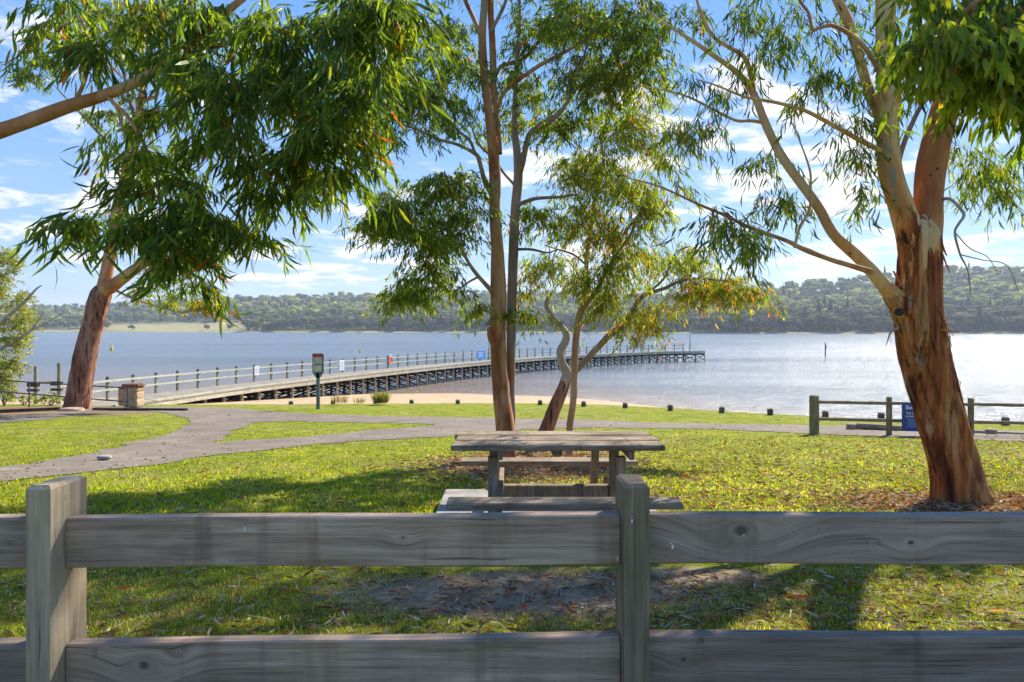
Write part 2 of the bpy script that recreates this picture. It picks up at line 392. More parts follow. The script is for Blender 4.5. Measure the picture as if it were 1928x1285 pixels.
def mat_lawn():
    m, n, bs = new_mat('lawn_ground'); p = pos(n)
    s3 = n.new('ShaderNodeSeparateXYZ', {0: p}); x, y = s3.outputs[0], s3.outputs[1]
    big = n.noise(p, .35, 5, .6); mid = n.noise(p, 2.2, 6, .65, .3); fine = n.noise(p, 26, 5, .7); vf = n.noise(p, 120, 3, .7)
    green = n.ramp(mid, [(.30, (.11, .15, .010)), (.5, (.23, .26, .016)), (.72, (.36, .35, .035))])
    dry = n.ramp(fine, [(.3, (.20, .15, .07)), (.55, (.38, .31, .16)), (.8, (.52, .45, .28))])
    f = n.mapr(n.m('ADD', n.m('MULTIPLY', big, .6), n.m('MULTIPLY', mid, .5)), .54, .70, 0.03, .55, True)
    col = n.mix(f, green, dry)
    col = n.mix(n.mapr(vf, .42, .30, 0, .55), col, (.03, .05, .008))
    # worn patches: soil by the table, mulch at the trunks and bare earth near the left tree
    def patch(cx, cy, rx, ry, wob=.55):
        a = n.m('DIVIDE', n.m('SUBTRACT', x, cx), rx); b = n.m('DIVIDE', n.m('SUBTRACT', y, cy), ry)
        q = n.m('SQRT', n.m('ADD', n.m('MULTIPLY', a, a), n.m('MULTIPLY', b, b)))
        q = n.m('ADD', q, n.m('MULTIPLY', n.m('SUBTRACT', n.noise(p, 2.6, 6, .7), .5), wob * 2))
        return n.mapr(q, 1.15, .75, 0, 1, True)
    soil = n.ramp(n.noise(p, 5, 6, .7), [(.3, (.20, .13, .072)), (.5, (.40, .28, .17)), (.7, (.56, .43, .29))])
    mulch = n.ramp(n.noise(p, 55, 4, .7), [(.32, (.10, .05, .03)), (.5, (.28, .17, .12)), (.68, (.46, .34, .28))])
    d1 = n.m('MAXIMUM', patch(.05, 4.25, 1.35, .50), patch(1.2, 4.6, .6, .25))
    col = n.mix(d1, col, soil)
    d2 = n.m('MAXIMUM', patch(4.9, 7.3, 1.3, .65), n.m('MAXIMUM', patch(.2, 10.9, 1.5, 1.7, .8), n.m('MAXIMUM', patch(-18.5, 27, 5.5, 3.8, .8), patch(1.0, 12.6, 1.2, .7))))
    col = n.mix(n.m('MULTIPLY', d2, .88), col, mulch)
    n.put(bs.inputs['Base Color'], col); bs.inputs['Roughness'].default_value = .95; bs.inputs['Specular IOR Level'].default_value = .1
    n.put(bs.inputs['Normal'], n.bump(n.m('ADD', n.m('MULTIPLY', fine, .7), n.m('MULTIPLY', vf, .4)), 1.0, .05)); return m
M['lawn'] = mat_lawn()

def mat_path():
    m, n, bs = new_mat('gravel_path'); p = pos(n)
    a = n.noise(p, 1.2, 6, .65); b = n.noise(p, 150, 3, .7)
    col = n.ramp(a, [(.3, (.13, .10, .072)), (.55, (.185, .145, .105)), (.75, (.24, .19, .14))])
    col = n.mix(n.mapr(b, .55, .75, 0, .6), col, (.44, .38, .32)); col = n.mix(n.mapr(b, .42, .3, 0, .6), col, (.09, .07, .055))
    col = n.mix(n.mapr(n.noise(p, 9, 5, .7), .6, .75, 0, .35), col, (.22, .15, .10))
    col = n.mix(n.mapr(n.noise(p, .45, 6, .7, .6), .52, .66, 0, .5), col, (.09, .07, .05))
    col = n.mix(n.mapr(n.noise(n.vm('ADD', p, (9, 4, 0)), .7, 6, .7, .6), .56, .68, 0, .5), col, (.34, .28, .20))
    n.put(bs.inputs['Base Color'], col); bs.inputs['Roughness'].default_value = .95
    n.put(bs.inputs['Normal'], n.bump(b, .6, .01)); return m
M['path'] = mat_path()

def mat_beach():
    m, n, bs = new_mat('beach_sand'); p = pos(n)
    a = n.noise(p, .8, 6, .6); b = n.noise(p, 30, 4, .7)
    z = n.new('ShaderNodeSeparateXYZ', {0: p}).outputs[2]
    col = n.ramp(a, [(.3, (.34, .235, .13)), (.5, (.44, .31, .17)), (.7, (.50, .38, .225))])
    col = n.mix(n.mapr(b, .5, .75, 0, .3), col, (.30, .22, .14))
    wet = n.mapr(n.m('ADD', z, n.m('MULTIPLY', a, .12)), WATER + .25, WATER + .05, 0, 1, True)
    col = n.mix(wet, col, (.26, .165, .09))
    n.put(bs.inputs['Base Color'], col); n.put(bs.inputs['Roughness'], n.mapr(wet, 0, 1, .95, .3))
    n.put(bs.inputs['Normal'], n.bump(b, .4, .03)); return m
M['beach'] = mat_beach()

def mat_water():
    m, n, bs = new_mat('lake_water'); p = pos(n)
    sh = n.new('ShaderNodeSeparateColor', {0: attr(n)}).outputs[0]
    s3 = n.new('ShaderNodeSeparateXYZ', {0: p})
    w1 = n.noise(n.vm('MULTIPLY', p, (.55, 1.5, 1)), 1.3, 6, .65, .6)
    w2 = n.noise(n.vm('MULTIPLY', p, (.5, 1.3, 1)), .16, 5, .6, .5)
    w3 = n.noise(n.vm('MULTIPLY', p, (.06, .5, 1)), .10, 5, .6, .4)
    col = n.mix(n.mapr(w3, .35, .65), (.085, .112, .135), (.125, .15, .17))
    col = n.mix(n.m('MULTIPLY', sh, n.mapr(w2, .3, .7, .6, 1)), col, (.34, .225, .13))
    n.put(bs.inputs['Base Color'], col)
    n.put(bs.inputs['Roughness'], n.mapr(w3, .35, .65, .15, .24))
    bs.inputs['IOR'].default_value = 1.33; bs.inputs['Specular IOR Level'].default_value = .42
    h = n.m('ADD', n.m('MULTIPLY', w1, .75), n.m('MULTIPLY', w2, .6))
    n.put(bs.inputs['Normal'], n.bump(h, .75, .5)); return m
M['water'] = mat_water()

def mat_leaf(name, trans=.52, rough=.5, tint=(1, 1, 1)):
    m, n, bs = new_mat(name); c = attr(n)
    oi = n.new('ShaderNodeObjectInfo').outputs['Random']
    c = n.mix(1.0, c, tint, 'MULTIPLY')
    c = n.mix(1.0, c, n.ramp(oi, [(0, (.8, .85, .85)), (1, (1.2, 1.15, 1.1))]), 'MULTIPLY')
    n.put(bs.inputs['Base Color'], c); bs.inputs['Roughness'].default_value = rough; bs.inputs['Specular IOR Level'].default_value = .28
    tr = n.new('ShaderNodeBsdfTranslucent', {0: n.mix(1.0, c, (2.3, 2.3, .7), 'MULTIPLY')})
    ms = n.new('ShaderNodeMixShader', {0: trans, 1: bs, 2: tr})
    n.put(m.node_tree.nodes['Material Output'].inputs[0], ms); return m
M['leaf'] = mat_leaf('gum_leaf'); M['grass'] = mat_leaf('grass_blade', .42, .7); M['litter'] = mat_leaf('dry_leaf', .15, .9, (.96, .90, .80))
M['farleaf'] = mat_leaf('far_foliage', .35, .9)

def mat_bark(name, stops, patch_s=2.2, vert=.3, fis=0., fcol=(.05, .02, .012), bump_s=.5, patches=(), upper=None):
    m, n, bs = new_mat(name); p = pos(n)
    q = n.scale(p, (1, 1, vert))
    a = n.noise(q, patch_s, 6, .6, .8); b = n.noise(n.scale(p, (1, 1, vert * .35)), patch_s * 7, 5, .65, .3); c = n.noise(p, patch_s * 18, 4, .7)
    col = n.ramp(n.m('ADD', n.m('MULTIPLY', a, .75), n.m('MULTIPLY', b, .25)), stops)
    col = n.mix(n.mapr(c, .55, .8, 0, .35), col, tuple(v * .5 for v in stops[0][1]))
    if fis: col = n.mix(n.mapr(b, .48, .38, 0, fis), col, fcol)
    for pc, lo, hi, sd_ in patches:
        pn = n.noise(n.vm('ADD', n.scale(p, (1, 1, vert * 1.3)), (sd_, 3, 1)), patch_s * 1.1, 5, .6, .5)
        col = n.mix(n.mapr(pn, lo, hi), col, pc)
    if upper:
        ust, z0, z1, upat = upper
        a2 = n.noise(n.scale(p, (1, 1, .35)), 2.0, 6, .6, .8); c2_ = n.ramp(n.m('ADD', n.m('MULTIPLY', a2, .8), n.m('MULTIPLY', c, .2)), ust)
        for pc, lo, hi, sd_ in upat:
            pn = n.noise(n.vm('ADD', n.scale(p, (1, 1, .4)), (sd_, 3, 1)), 2.1, 5, .6, .5); c2_ = n.mix(n.mapr(pn, lo, hi), c2_, pc)
        zz = n.new('ShaderNodeSeparateXYZ', {0: p}).outputs[2]
        st_ = n.noise(n.scale(p, (1, 1, .12)), 11, 4, .6, .5)
        f_ = n.mapr(n.m('ADD', zz, n.m('MULTIPLY', n.m('SUBTRACT', st_, .5), 3.6)), z0, z1, 0, 1, True)
        f_ = n.mapr(f_, .42, .58); col = n.mix(f_, col, c2_)
        bump_s = n.mapr(f_, 0, 1, bump_s, .15)
    n.put(bs.inputs['Base Color'], col); bs.inputs['Roughness'].default_value = .8; bs.inputs['Specular IOR Level'].default_value = .2
    n.put(bs.inputs['Normal'], n.bump(n.m('ADD', n.m('MULTIPLY', b, 1.0), n.m('MULTIPLY', c, .25)), bump_s, .08 if fis > .5 else .03)); return m
M['bark_smooth'] = mat_bark('smooth_gum_bark', [(.36, (.15, .055, .022)), (.46, (.34, .13, .05)), (.54, (.48, .25, .11)), (.66, (.50, .38, .24))], 2.4, .3, 0, bump_s=.25,
                            patches=(((.30, .27, .22), .60, .66, 4.0), ((.16, .04, .02), .68, .72, 9.0)))
M['bark_grey'] = mat_bark('grey_gum_bark', [(.34, (.15, .10, .07)), (.48, (.27, .20, .15)), (.6, (.36, .29, .22)), (.7, (.44, .37, .28))], 2.4, .3, 0, bump_s=.3,
                            patches=(((.36, .17, .08), .60, .66, 4.0),))
M['bark_orange'] = mat_bark('orange_thin_trunk_bark', [(.34, (.26, .11, .05)), (.48, (.46, .24, .11)), (.6, (.58, .36, .19)), (.7, (.62, .46, .30))], 3, .25, 0, bump_s=.25)
M['bark_rough'] = mat_bark('rough_peeling_bark', [(.36, (.09, .028, .014)), (.44, (.26, .075, .028)), (.51, (.48, .17, .052)), (.57, (.60, .34, .15)), (.63, (.34, .13, .06)), (.70, (.16, .09, .06))], 3.2, .16, .45, bump_s=1.4,
                            patches=(((.045, .028, .022), .62, .67, 2.0), ((.50, .36, .22), .60, .66, 17.0), ((.20, .045, .02), .60, .66, 31.0)))
LIMB = [(.34, (.38, .15, .055)), (.45, (.56, .28, .10)), (.55, (.68, .43, .19)), (.68, (.66, .51, .29))]
M['bark_big'] = mat_bark('peeling_bark_turning_to_cream', [(.36, (.09, .028, .014)), (.44, (.27, .075, .025)), (.51, (.50, .17, .045)), (.57, (.62, .34, .14)), (.63, (.36, .13, .05)), (.70, (.16, .085, .055))], 3.2, .16, .45, bump_s=1.4,
                         patches=(((.045, .028, .022), .62, .67, 2.0), ((.52, .37, .22), .60, .66, 17.0), ((.24, .05, .02), .60, .66, 31.0)),
                         upper=(LIMB, 1.9, 3.1, (((.30, .27, .20), .66, .70, 6.0), ((.50, .20, .07), .58, .70, 11.0))))
M['bark_limb'] = mat_bark('cream_limb_bark', LIMB, 1.9, .35, 0, bump_s=.2,
                            patches=(((.28, .25, .18), .66, .70, 6.0), ((.46, .17, .05), .60, .72, 11.0)))
M['bark_limb_orange'] = mat_bark('orange_limb_bark', [(.34, (.24, .09, .04)), (.46, (.40, .17, .07)), (.56, (.50, .27, .13)), (.68, (.50, .38, .25))], 1.9, .35, 0, bump_s=.2)
M['bark_fissured'] = mat_bark('fissured_bark', [(.34, (.12, .045, .025)), (.46, (.28, .115, .065)), (.56, (.42, .21, .14)), (.68, (.50, .36, .28))], 2.2, .25, .85, (.025, .015, .012), 1.0)
M['twig'] = mat_bark('twig_bark', [(.34, (.09, .055, .035)), (.5, (.17, .11, .07)), (.7, (.27, .19, .13))], 5, .5, 0, bump_s=.2)
M['dead'] = mat_bark('bleached_dead_wood', [(.34, (.26, .22, .19)), (.5, (.40, .35, .30)), (.7, (.52, .47, .42))], 5, .4, 0, bump_s=.2)

def mat_hill():
    m, n, bs = new_mat('hill_ground'); p = pos(n)
    a = n.noise(p, .012, 6, .6); b = n.noise(p, .15, 5, .65)
    past = n.ramp(b, [(.3, (.20, .19, .09)), (.5, (.34, .30, .15)), (.7, (.42, .36, .20))])
    forest = n.ramp(b, [(.3, (.02, .035, .012)), (.6, (.05, .07, .025))])
    f = n.new('ShaderNodeSeparateColor', {0: attr(n)}).outputs[0]
    n.put(bs.inputs['Base Color'], n.mix(f, forest, past)); bs.inputs['Roughness'].default_value = 1; bs.inputs['Specular IOR Level'].default_value = 0
    return m
M['hill'] = mat_hill()

# ------------------------------------------------------------------ ground, beach, water
def grid_mesh(name, X, Y, Z, mat, cols=None, **props):
    """X, Y, Z arrays (rows, cols)"""
    r, c = X.shape
    idx = np.arange(r * c).reshape(r, c)
    Fc = np.stack([idx[:-1, :-1], idx[:-1, 1:], idx[1:, 1:], idx[1:, :-1]], -1).reshape(-1, 4)
    V = np.stack([X, Y, Z], -1).reshape(-1, 3)
    return mesh(name, V, Fc, mat, None, True, cols, None, **props)
def xs_grid():
    return np.unique(np.concatenate([np.linspace(-260, -70, 12), np.linspace(-70, -14, 57), np.linspace(-14, 14, 113), np.linspace(14, 80, 67), np.linspace(80, 260, 12)]))
xg = xs_grid()
t = np.concatenate([np.linspace(0, .45, 60), np.linspace(.45, 1, 61)[1:]])
def micro(x, y): 
    return .012 * np.sin(x * 1.7 + y * .6) * np.sin(y * 1.3 - x * .4)
yn = -12.0
Xl = np.tile(xg, (len(t), 1)); Yl = yn + t[:, None] * (E(xg)[None, :] - yn)
grid_mesh('lawn', Xl, Yl, gz(Yl), M['lawn'], kind='structure')
tb = np.linspace(0, 1, 30)[:, None]
tail = np.linspace(0, 1, 8)[1:, None]
eb = E(xg)[None, :]; wb = W(xg)[None, :]
ze = gz(eb)
Yb1 = eb + tb * (wb - eb); Zb1 = (ze - .03) + (WATER - ze + .03) * (tb ** .85)
Yb2 = wb + tail * 60; Zb2 = WATER - tail * 2.0 + 0 * wb
grid_mesh('beach', np.tile(xg, (37, 1)), np.vstack([Yb1, Yb2]), np.vstack([Zb1, Zb2]), M['beach'], kind='structure')
# soil bank that closes the lawn edge
Vb = np.concatenate([np.stack([xg, E(xg), gz(E(xg)) ], -1), np.stack([xg, E(xg) + .02, gz(E(xg)) - .4], -1)])
k = len(xg); mesh('bank', Vb, [[i, i + 1, k + i + 1, k + i] for i in range(k - 1)], M['lawn'], kind='structure')
# water
xw = np.unique(np.concatenate([np.linspace(-3500, -120, 25), np.linspace(-120, 120, 90), np.linspace(120, 3500, 25)]))
off = np.concatenate([np.linspace(-3, 40, 30), np.linspace(45, 150, 20), np.array([200, 300, 500, 800, 1200, 1800, 2600])])
Xw = np.tile(xw, (len(off), 1)); Yw = W(xw)[None, :] + off[:, None]
sh = np.exp(-np.maximum(off, 0)[:, None] / np.interp(xw, [-40, 5, 20, 60], [24, 18, 5, 2.5])[None, :])
cw = np.repeat(sh.reshape(-1, 1), 3, 1)
grid_mesh('lake_water', Xw, Yw, np.full_like(Xw, WATER), M['water'], cols=cw, kind='structure')

# paths: sheets that follow the lawn
def dens(poly, step=.6):
    out = []
    for a, b in zip(poly, poly[1:] + poly[:1]):
        L = math.dist(a, b); k = max(1, int(L / step))
        for i in range(k): out.append((a[0] + (b[0] - a[0]) * i / k, a[1] + (b[1] - a[1]) * i / k))
    return out
def inside(pt, poly):
    x, y = pt; c = False; j = len(poly) - 1
    for i in range(len(poly)):
        xi, yi = poly[i]; xj, yj = poly[j]
        if (yi > y) != (yj > y) and x < (xj - xi) * (y - yi) / (yj - yi) + xi: c = not c
        j = i
    return c
def sheet(name, outer, holes, mat, lift, **props):
    jit = lambda P_: [(p[0] + .22 * noise.noise(Vector((p[0] * 1.4, p[1] * 1.4, 2))) + .10 * noise.noise(Vector((p[0] * 5, p[1] * 5, 5))), p[1] + .22 * noise.noise(Vector((p[0] * 1.4, p[1] * 1.4, 9))) + .10 * noise.noise(Vector((p[0] * 5, p[1] * 5, 7)))) for p in dens(P_, .2)]
    outer = jit(outer); holes = [jit(h) for h in holes]
    pts = list(outer); edges = [(i, (i + 1) % len(outer)) for i in range(len(outer))]
    for h in holes:
        b = len(pts); pts += h; edges += [(b + i, b + (i + 1) % len(h)) for i in range(len(h))]
    mnx, mxx = min(p[0] for p in outer), max(p[0] for p in outer); mny, mxy = min(p[1] for p in outer), max(p[1] for p in outer)
    st = 1.0
    x = mnx
    while x < mxx:
        y = mny
        while y < mxy:
            if inside((x, y), outer) and not any(inside((x, y), h) for h in holes): pts.append((x, y))
            y += st
        x += st
    r = delaunay_2d_cdt([Vector(p) for p in pts], edges, [], 0, 1e-4)
    vs, fs = r[0], r[2]
    ff = []
    for f in fs:
        c = (sum(vs[i][0] for i in f) / 3, sum(vs[i][1] for i in f) / 3)
        if inside(c, outer) and not any(inside(c, h) for h in holes): ff.append(list(f))
    V = [(v[0], v[1], float(gz(v[1])) + lift) for v in vs]
    return mesh(name, V, ff, mat, None, True, **props), outer, holes
PG = lambda L: [px_ground(a, b) for a, b in L]
out_px = [(-700, 985), (-300, 925), (0, 881), (150, 859), (250, 836), (330, 812), (360, 798), (355, 788), (310, 778), (250, 772), (170, 775), (90, 790), (0, 797), (-120, 806), (-120, 798), (0, 789), (90, 781), (170, 769), (250, 766), (440, 768), (490, 774), (560, 779), (700, 784), (900, 787), (1100, 791), (1230, 797), (1380, 799),
          (1500, 801), (1700, 806), (1928, 812), (2300, 822), (2300, 848), (1928, 832), (1700, 824), (1520, 817), (1350, 809), (1240, 808), (1100, 806), (990, 810), (850, 822), (700, 830), (600, 837), (430, 855), (300, 876), (150, 893), (0, 908), (-300, 965), (-700, 1060)]
isl_px = [(400, 836), (420, 825), (445, 811), (482, 796), (540, 793.5), (640, 796), (750, 797), (820, 800), (815, 803), (690, 811), (650, 817), (540, 826), (450, 831)]
_, path_poly, path_holes = sheet('gravel_path', PG(out_px), [PG(isl_px)], M['path'], .012, kind='structure')
def on_path(x, y): return inside((x, y), path_poly) and not any(inside((x, y), h) for h in path_holes)

# ------------------------------------------------------------------ the far shore
def sky_y(px): return np.interp(px, [-600, -300, 60, 200, 400, 600, 730, 900, 1100, 1250, 1400, 1480, 1560, 1640, 1750, 1850, 1928, 2300, 2600],
                                [572, 570, 577, 577, 563, 560, 556, 554, 558, 562, 552, 543, 538, 532, 520, 512, 503, 485, 480])
def shore_D(px): return np.interp(px, [-600, 0, 400, 800, 1150, 1300, 1500, 1928, 2600], [1400, 1300, 1050, 950, 850, 760, 720, 690, 640])
def depth_D(px): return np.interp(px, [-600, 400, 900, 1400, 2600], [900, 800, 700, 520, 480])
def hill_z(px, tt):
    Ds = shore_D(px); D = Ds + tt * depth_D(px)
    top = CZ + (HY - sky_y(px) - 9) / F * (Ds + depth_D(px))
    s = np.clip(tt, 0, 1); prof = .10 * s + .90 * (s ** 1.25)
    z = WATER + 1.2 + (top - WATER) * prof
    z = z + (np.sin(px * .013 + tt * 4) * 4 + np.sin(px * .031 + 1.3) * 2.5) * s * (1.2 - s)
    return z, D
def open_land(px, tt):
    """1 where the hillside is pasture"""
    a = np.exp(-(((px - 320) / 170) ** 2 + ((tt - .16) / .20) ** 2)) * 1.5
    b = np.exp(-(((px - 110) / 80) ** 2 + ((tt - .03) / .05) ** 2)) * 1.3
    c = np.exp(-(((px - 1545) / 75) ** 2 + ((tt - .74) / .09) ** 2)) * 1.5
    d = (tt < .015) * 1.0
    return np.maximum.reduce([a, b, c, d])
pxs = np.linspace(-700, 2700, 240); tts = np.concatenate([[-.03], np.linspace(0, 1, 26), [1.15, 1.6, 3.0]])
PX, TT = np.meshgrid(pxs, tts)
Z, D = hill_z(PX, TT); Z = np.where(TT < 0, WATER - 3, Z); Z = np.where(TT > 1, Z - (TT - 1) * 30, Z)
Xh = (PX - CX) / F * D
op = np.clip(open_land(PX, TT), 0, 1)
grid_mesh('hills', Xh, D, Z, M['hill'], cols=np.repeat(op.reshape(-1, 1), 3, 1), kind='structure')

import bmesh
def ico(sub):
    bm = bmesh.new(); bmesh.ops.create_icosphere(bm, subdivisions=sub, radius=1)
    V = np.array([v.co[:] for v in bm.verts]); Fc = np.array([[v.index for v in f.verts] for f in bm.faces]); bm.free(); return V, Fc
I1 = ico(1); I2 = ico(2)
def proto_tree(kind, seed):
    """unit-height far tree: lumpy lobes plus loose leaf clumps; returns verts, tris, shade"""
    r = np.random.default_rng(seed); V, Fc, Sh = [], [], []
    def add(v, f, s):
        b = sum(len(a) for a in V); V.append(v); Fc.append(f + b); Sh.append(s)
    if kind == 'pine':
        lob = [(0, 0, .18 + .76 * i / 7, .25 * (1 - i / 8.2), .10) for i in range(8)]
    else:
        k = r.integers(4, 7); lob = []
        for i in range(k):
            a = r.uniform(0, 6.28); q = r.uniform(.05, .26)
            lob.append((q * math.cos(a), q * math.sin(a), r.uniform(.42, .82), r.uniform(.15, .26), r.uniform(.12, .2)))
    for (x, y, z, rr, rh) in lob:
        v = I1[0] * np.array([rr, rr, rh]) * r.uniform(.72, 1.2, (len(I1[0]), 1)) + [x, y, z]
        add(v, I1[1], np.full(len(v), r.uniform(.75, 1.2)))
        m_ = 14 if kind != 'pine' else 10
        d = r.normal(size=(m_, 3)); d /= np.linalg.norm(d, axis=1)[:, None]
        c = d * np.array([rr, rr, rh]) * r.uniform(.9, 1.3, (m_, 1)) + [x, y, z]
        tri = c[:, None, :] + r.normal(size=(m_, 3, 3)) * rr * .22
        add(tri.reshape(-1, 3), np.arange(m_ * 3).reshape(-1, 3), np.repeat(r.uniform(.7, 1.35, m_), 3))
    # trunk
    tv = np.array([(-.018, 0, 0), (.018, 0, 0), (0, .02, 0), (-.01, 0, .6), (.01, 0, .6), (0, .01, .6)])
    tf = np.array([[0, 1, 4], [0, 4, 3], [1, 2, 5], [1, 5, 4], [2, 0, 3], [2, 3, 5]])
    add(tv, tf, np.full(6, -1.0))
    return np.vstack(V), np.vstack(Fc), np.concatenate(Sh)
protos = [proto_tree('gum', i) for i in range(12)]; pines = [proto_tree('pine', 50 + i) for i in range(5)]
def place_far(items, name, **props):
    """items: (x, y, z, height, width factor, yaw, colour, proto)"""
    V, Fc, C = [], [], []; b = 0
    for (x, y, z, h, wf, yaw, c, pr) in items:
        v, f, s = pr; ca, sa = math.cos(yaw), math.sin(yaw)
        q = v * [h * wf, h * wf, h]
        q = np.stack([q[:, 0] * ca - q[:, 1] * sa + x, q[:, 0] * sa + q[:, 1] * ca + y, q[:, 2] + z], -1)
        col = np.where(s[:, None] < 0, np.array([[.30, .27, .22]]), np.array(c)[None, :] * s[:, None])
        V.append(q); Fc.append(f + b); C.append(col); b += len(v)
    return mesh(name, np.vstack(V), np.vstack(Fc), M['farleaf'], None, False, np.vstack(C), **props)
items = []; tries = 0
GC = [(.065, .090, .028), (.090, .115, .032), (.125, .145, .045), (.050, .072, .030), (.15, .165, .055), (.080, .095, .040)]
while len(items) < 5600 and tries < 40000:
    tries += 1
    px = random.uniform(-350, 2250); tt = random.random() ** 1.05
    if open_land(px, tt) > .55 + random.uniform(-.2, .25) and random.random() > .03: continue
    z, Dd = hill_z(np.array(px), np.array(tt)); z = float(z); Dd = float(Dd)
    h = random.uniform(9, 22) * (1.0 + .25 * (Dd > 1200))
    front = px > 1180 and tt < .30
    kind = random.random() < (.10 if front else (.16 if 780 < px < 960 and tt < .2 else .02))
    c = random.choice(GC)
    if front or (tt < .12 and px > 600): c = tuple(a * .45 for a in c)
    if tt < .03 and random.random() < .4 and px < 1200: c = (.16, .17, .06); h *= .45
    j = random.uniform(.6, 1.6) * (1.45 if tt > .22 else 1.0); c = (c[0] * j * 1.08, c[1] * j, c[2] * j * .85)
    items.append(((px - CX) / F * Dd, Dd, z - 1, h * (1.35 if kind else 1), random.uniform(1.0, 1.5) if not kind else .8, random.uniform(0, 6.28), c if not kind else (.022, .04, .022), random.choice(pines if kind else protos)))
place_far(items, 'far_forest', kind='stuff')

def lone_far_tree(px, tt, h, wf, c, pr, label, group=None, name='gum_tree', cat='tree'):
    z, Dd = hill_z(np.array(px), np.array(tt)); z = float(z); Dd = float(Dd)
    o = place_far([(0, 0, 0, h, wf, random.uniform(0, 6), c, pr)], name, label=label, category=cat)
    o.location = ((px - CX) / F * Dd, Dd, z - .5)
    if group: o['group'] = group
lone_far_tree(1522, 1.0, 17, 1.2, (.05, .07, .04), protos[2], 'lone round gum tree standing clear on the right skyline ridge')
lone_far_tree(1588, 1.0, 14, 1.0, (.05, .07, .04), protos[4], 'small skyline tree just right of the lone round ridge tree')
lone_far_tree(1604, 1.0, 15, .9, (.05, .07, .04), protos[5], 'thin skyline tree nearest the big leaning trunk')
lone_far_tree(1562, .22, 27, .75, (.02, .036, .022), pines[0], 'tall dark conical pine above the far right shore', name='pine_tree')
lone_far_tree(1596, .24, 29, .7, (.02, .036, .022), pines[1], 'dark pine beside the big leaning trunk, above the far shore', name='pine_tree')
lone_far_tree(850, .05, 26, .8, (.02, .036, .022), pines[2], 'dark pine on the far shore left of the twin trunks', name='pine_tree')
lone_far_tree(812, .03, 18, 1.1, (.16, .17, .06), protos[1], 'bright yellow-green bush on the far waterline left of the twin trunks', name='shore_bush', cat='bush')
lone_far_tree(468, .02, 20, 1.2, (.12, .14, .07), protos[6], 'pale round tree where the far pasture meets the forest')

# ------------------------------------------------------------------ leaves
LEAFT = np.array([(0, 0, 0), (-.42, .30, .10), (.42, .28, .10), (-.5, .60, .10), (.36, .62, .10), (.0, 1, 0)])   # x: width, y: along, z: curl
LEAFF = np.array([[0, 2, 1], [1, 2, 4], [1, 4, 3], [3, 4, 5]])
def leaf_arrays(pos_, dirs, lens, wids, cols, curl=.25):
    k = len(pos_); d = dirs / (np.linalg.norm(dirs, axis=1)[:, None] + 1e-9)
    ref = rng.normal(size=(k, 3)); s = np.cross(d, ref); s /= np.linalg.norm(s, axis=1)[:, None] + 1e-9
    nn = np.cross(s, d)
    T = LEAFT[None]
    bend = (T[..., 1] ** 2) * curl * rng.uniform(-1, 1.0, (k, 1))
    v = pos_[:, None, :] + d[:, None, :] * (T[..., 1] * lens[:, None])[..., None] + s[:, None, :] * (T[..., 0] * wids[:, None] + bend * lens[:, None])[..., None] + nn[:, None, :] * (T[..., 2] * lens[:, None] * .8)[..., None]
    f = LEAFF[None] + (np.arange(k) * 6)[:, None, None]
    c = np.repeat(cols, 6, axis=0)
    return v.reshape(-1, 3), f.reshape(-1, 3), c
def spray_leaves(centers, size, nl, ll, lw, palette, weights, hang=1.0, special=None):
    """centres (k,3) of twigs; returns leaf arrays and twig polylines"""
    k = len(centers); yaw = rng.uniform(0, 2 * np.pi, k); L = size * rng.uniform(.6, 1.3, k)
    out = np.stack([np.cos(yaw), np.sin(yaw), rng.uniform(-.5, .35, k)], -1)
    t_ = rng.uniform(.05, 1, (k, nl))
    base = centers[:, None, :] + out[:, None, :] * (t_ * L[:, None])[..., None]
    base[..., 2] -= (t_ ** 2) * (L[:, None]) * .55 * hang
    base += rng.normal(size=base.shape) * (size * .06)
    dr = out[:, None, :] * .45 + rng.normal(size=(k, nl, 3)) * .42; dr[..., 2] -= .95 * hang
    lens = ll * rng.uniform(.6, 1.25, (k, nl)); wid = lw * rng.uniform(.7, 1.25, (k, nl))
    ci = rng.choice(len(palette), (k, nl), p=np.array(weights) / sum(weights))
    sprv = rng.uniform(.75, 1.25, (k, 1, 1))
    cols = np.array(palette)[ci] * rng.uniform(.75, 1.25, (k, nl, 1)) * sprv
    tw = [np.stack([centers, centers + out * L[:, None] * .5 - [0, 0, 1] * (L[:, None] * .14 * hang), centers + out * L[:, None] - [0, 0, 1] * (L[:, None] * .55 * hang)], 1)][0]
    return base.reshape(-1, 3), dr.reshape(-1, 3), lens.ravel(), wid.ravel(), cols.reshape(-1, 3), tw
def ribbons(polys, r):
    """three-sided thin twigs from (k, m, 3) polylines"""
    k, m_, _ = polys.shape; ang = np.array([0, 2.094, 4.189]); offs = np.stack([np.cos(ang), np.sin(ang), 0 * ang], -1)
    taper = np.linspace(1, .35, m_)
    r = np.broadcast_to(np.asarray(r, float), (k,))
    v = polys[:, :, None, :] + offs[None, None] * (r[:, None] * taper[None])[:, :, None, None]
    base = (np.arange(k) * m_ * 3)[:, None, None, None]; i = np.arange(m_ - 1)[None, :, None, None] * 3; j = np.arange(3)[None, None, :, None]
    q = np.concatenate([base + i + j, base + i + (j + 1) % 3, base + i + 3 + (j + 1) % 3, base + i + 3 + j], -1).reshape(-1, 4)
    tri = np.concatenate([q[:, [0, 1, 2]], q[:, [0, 2, 3]]])
    return v.reshape(-1, 3), tri

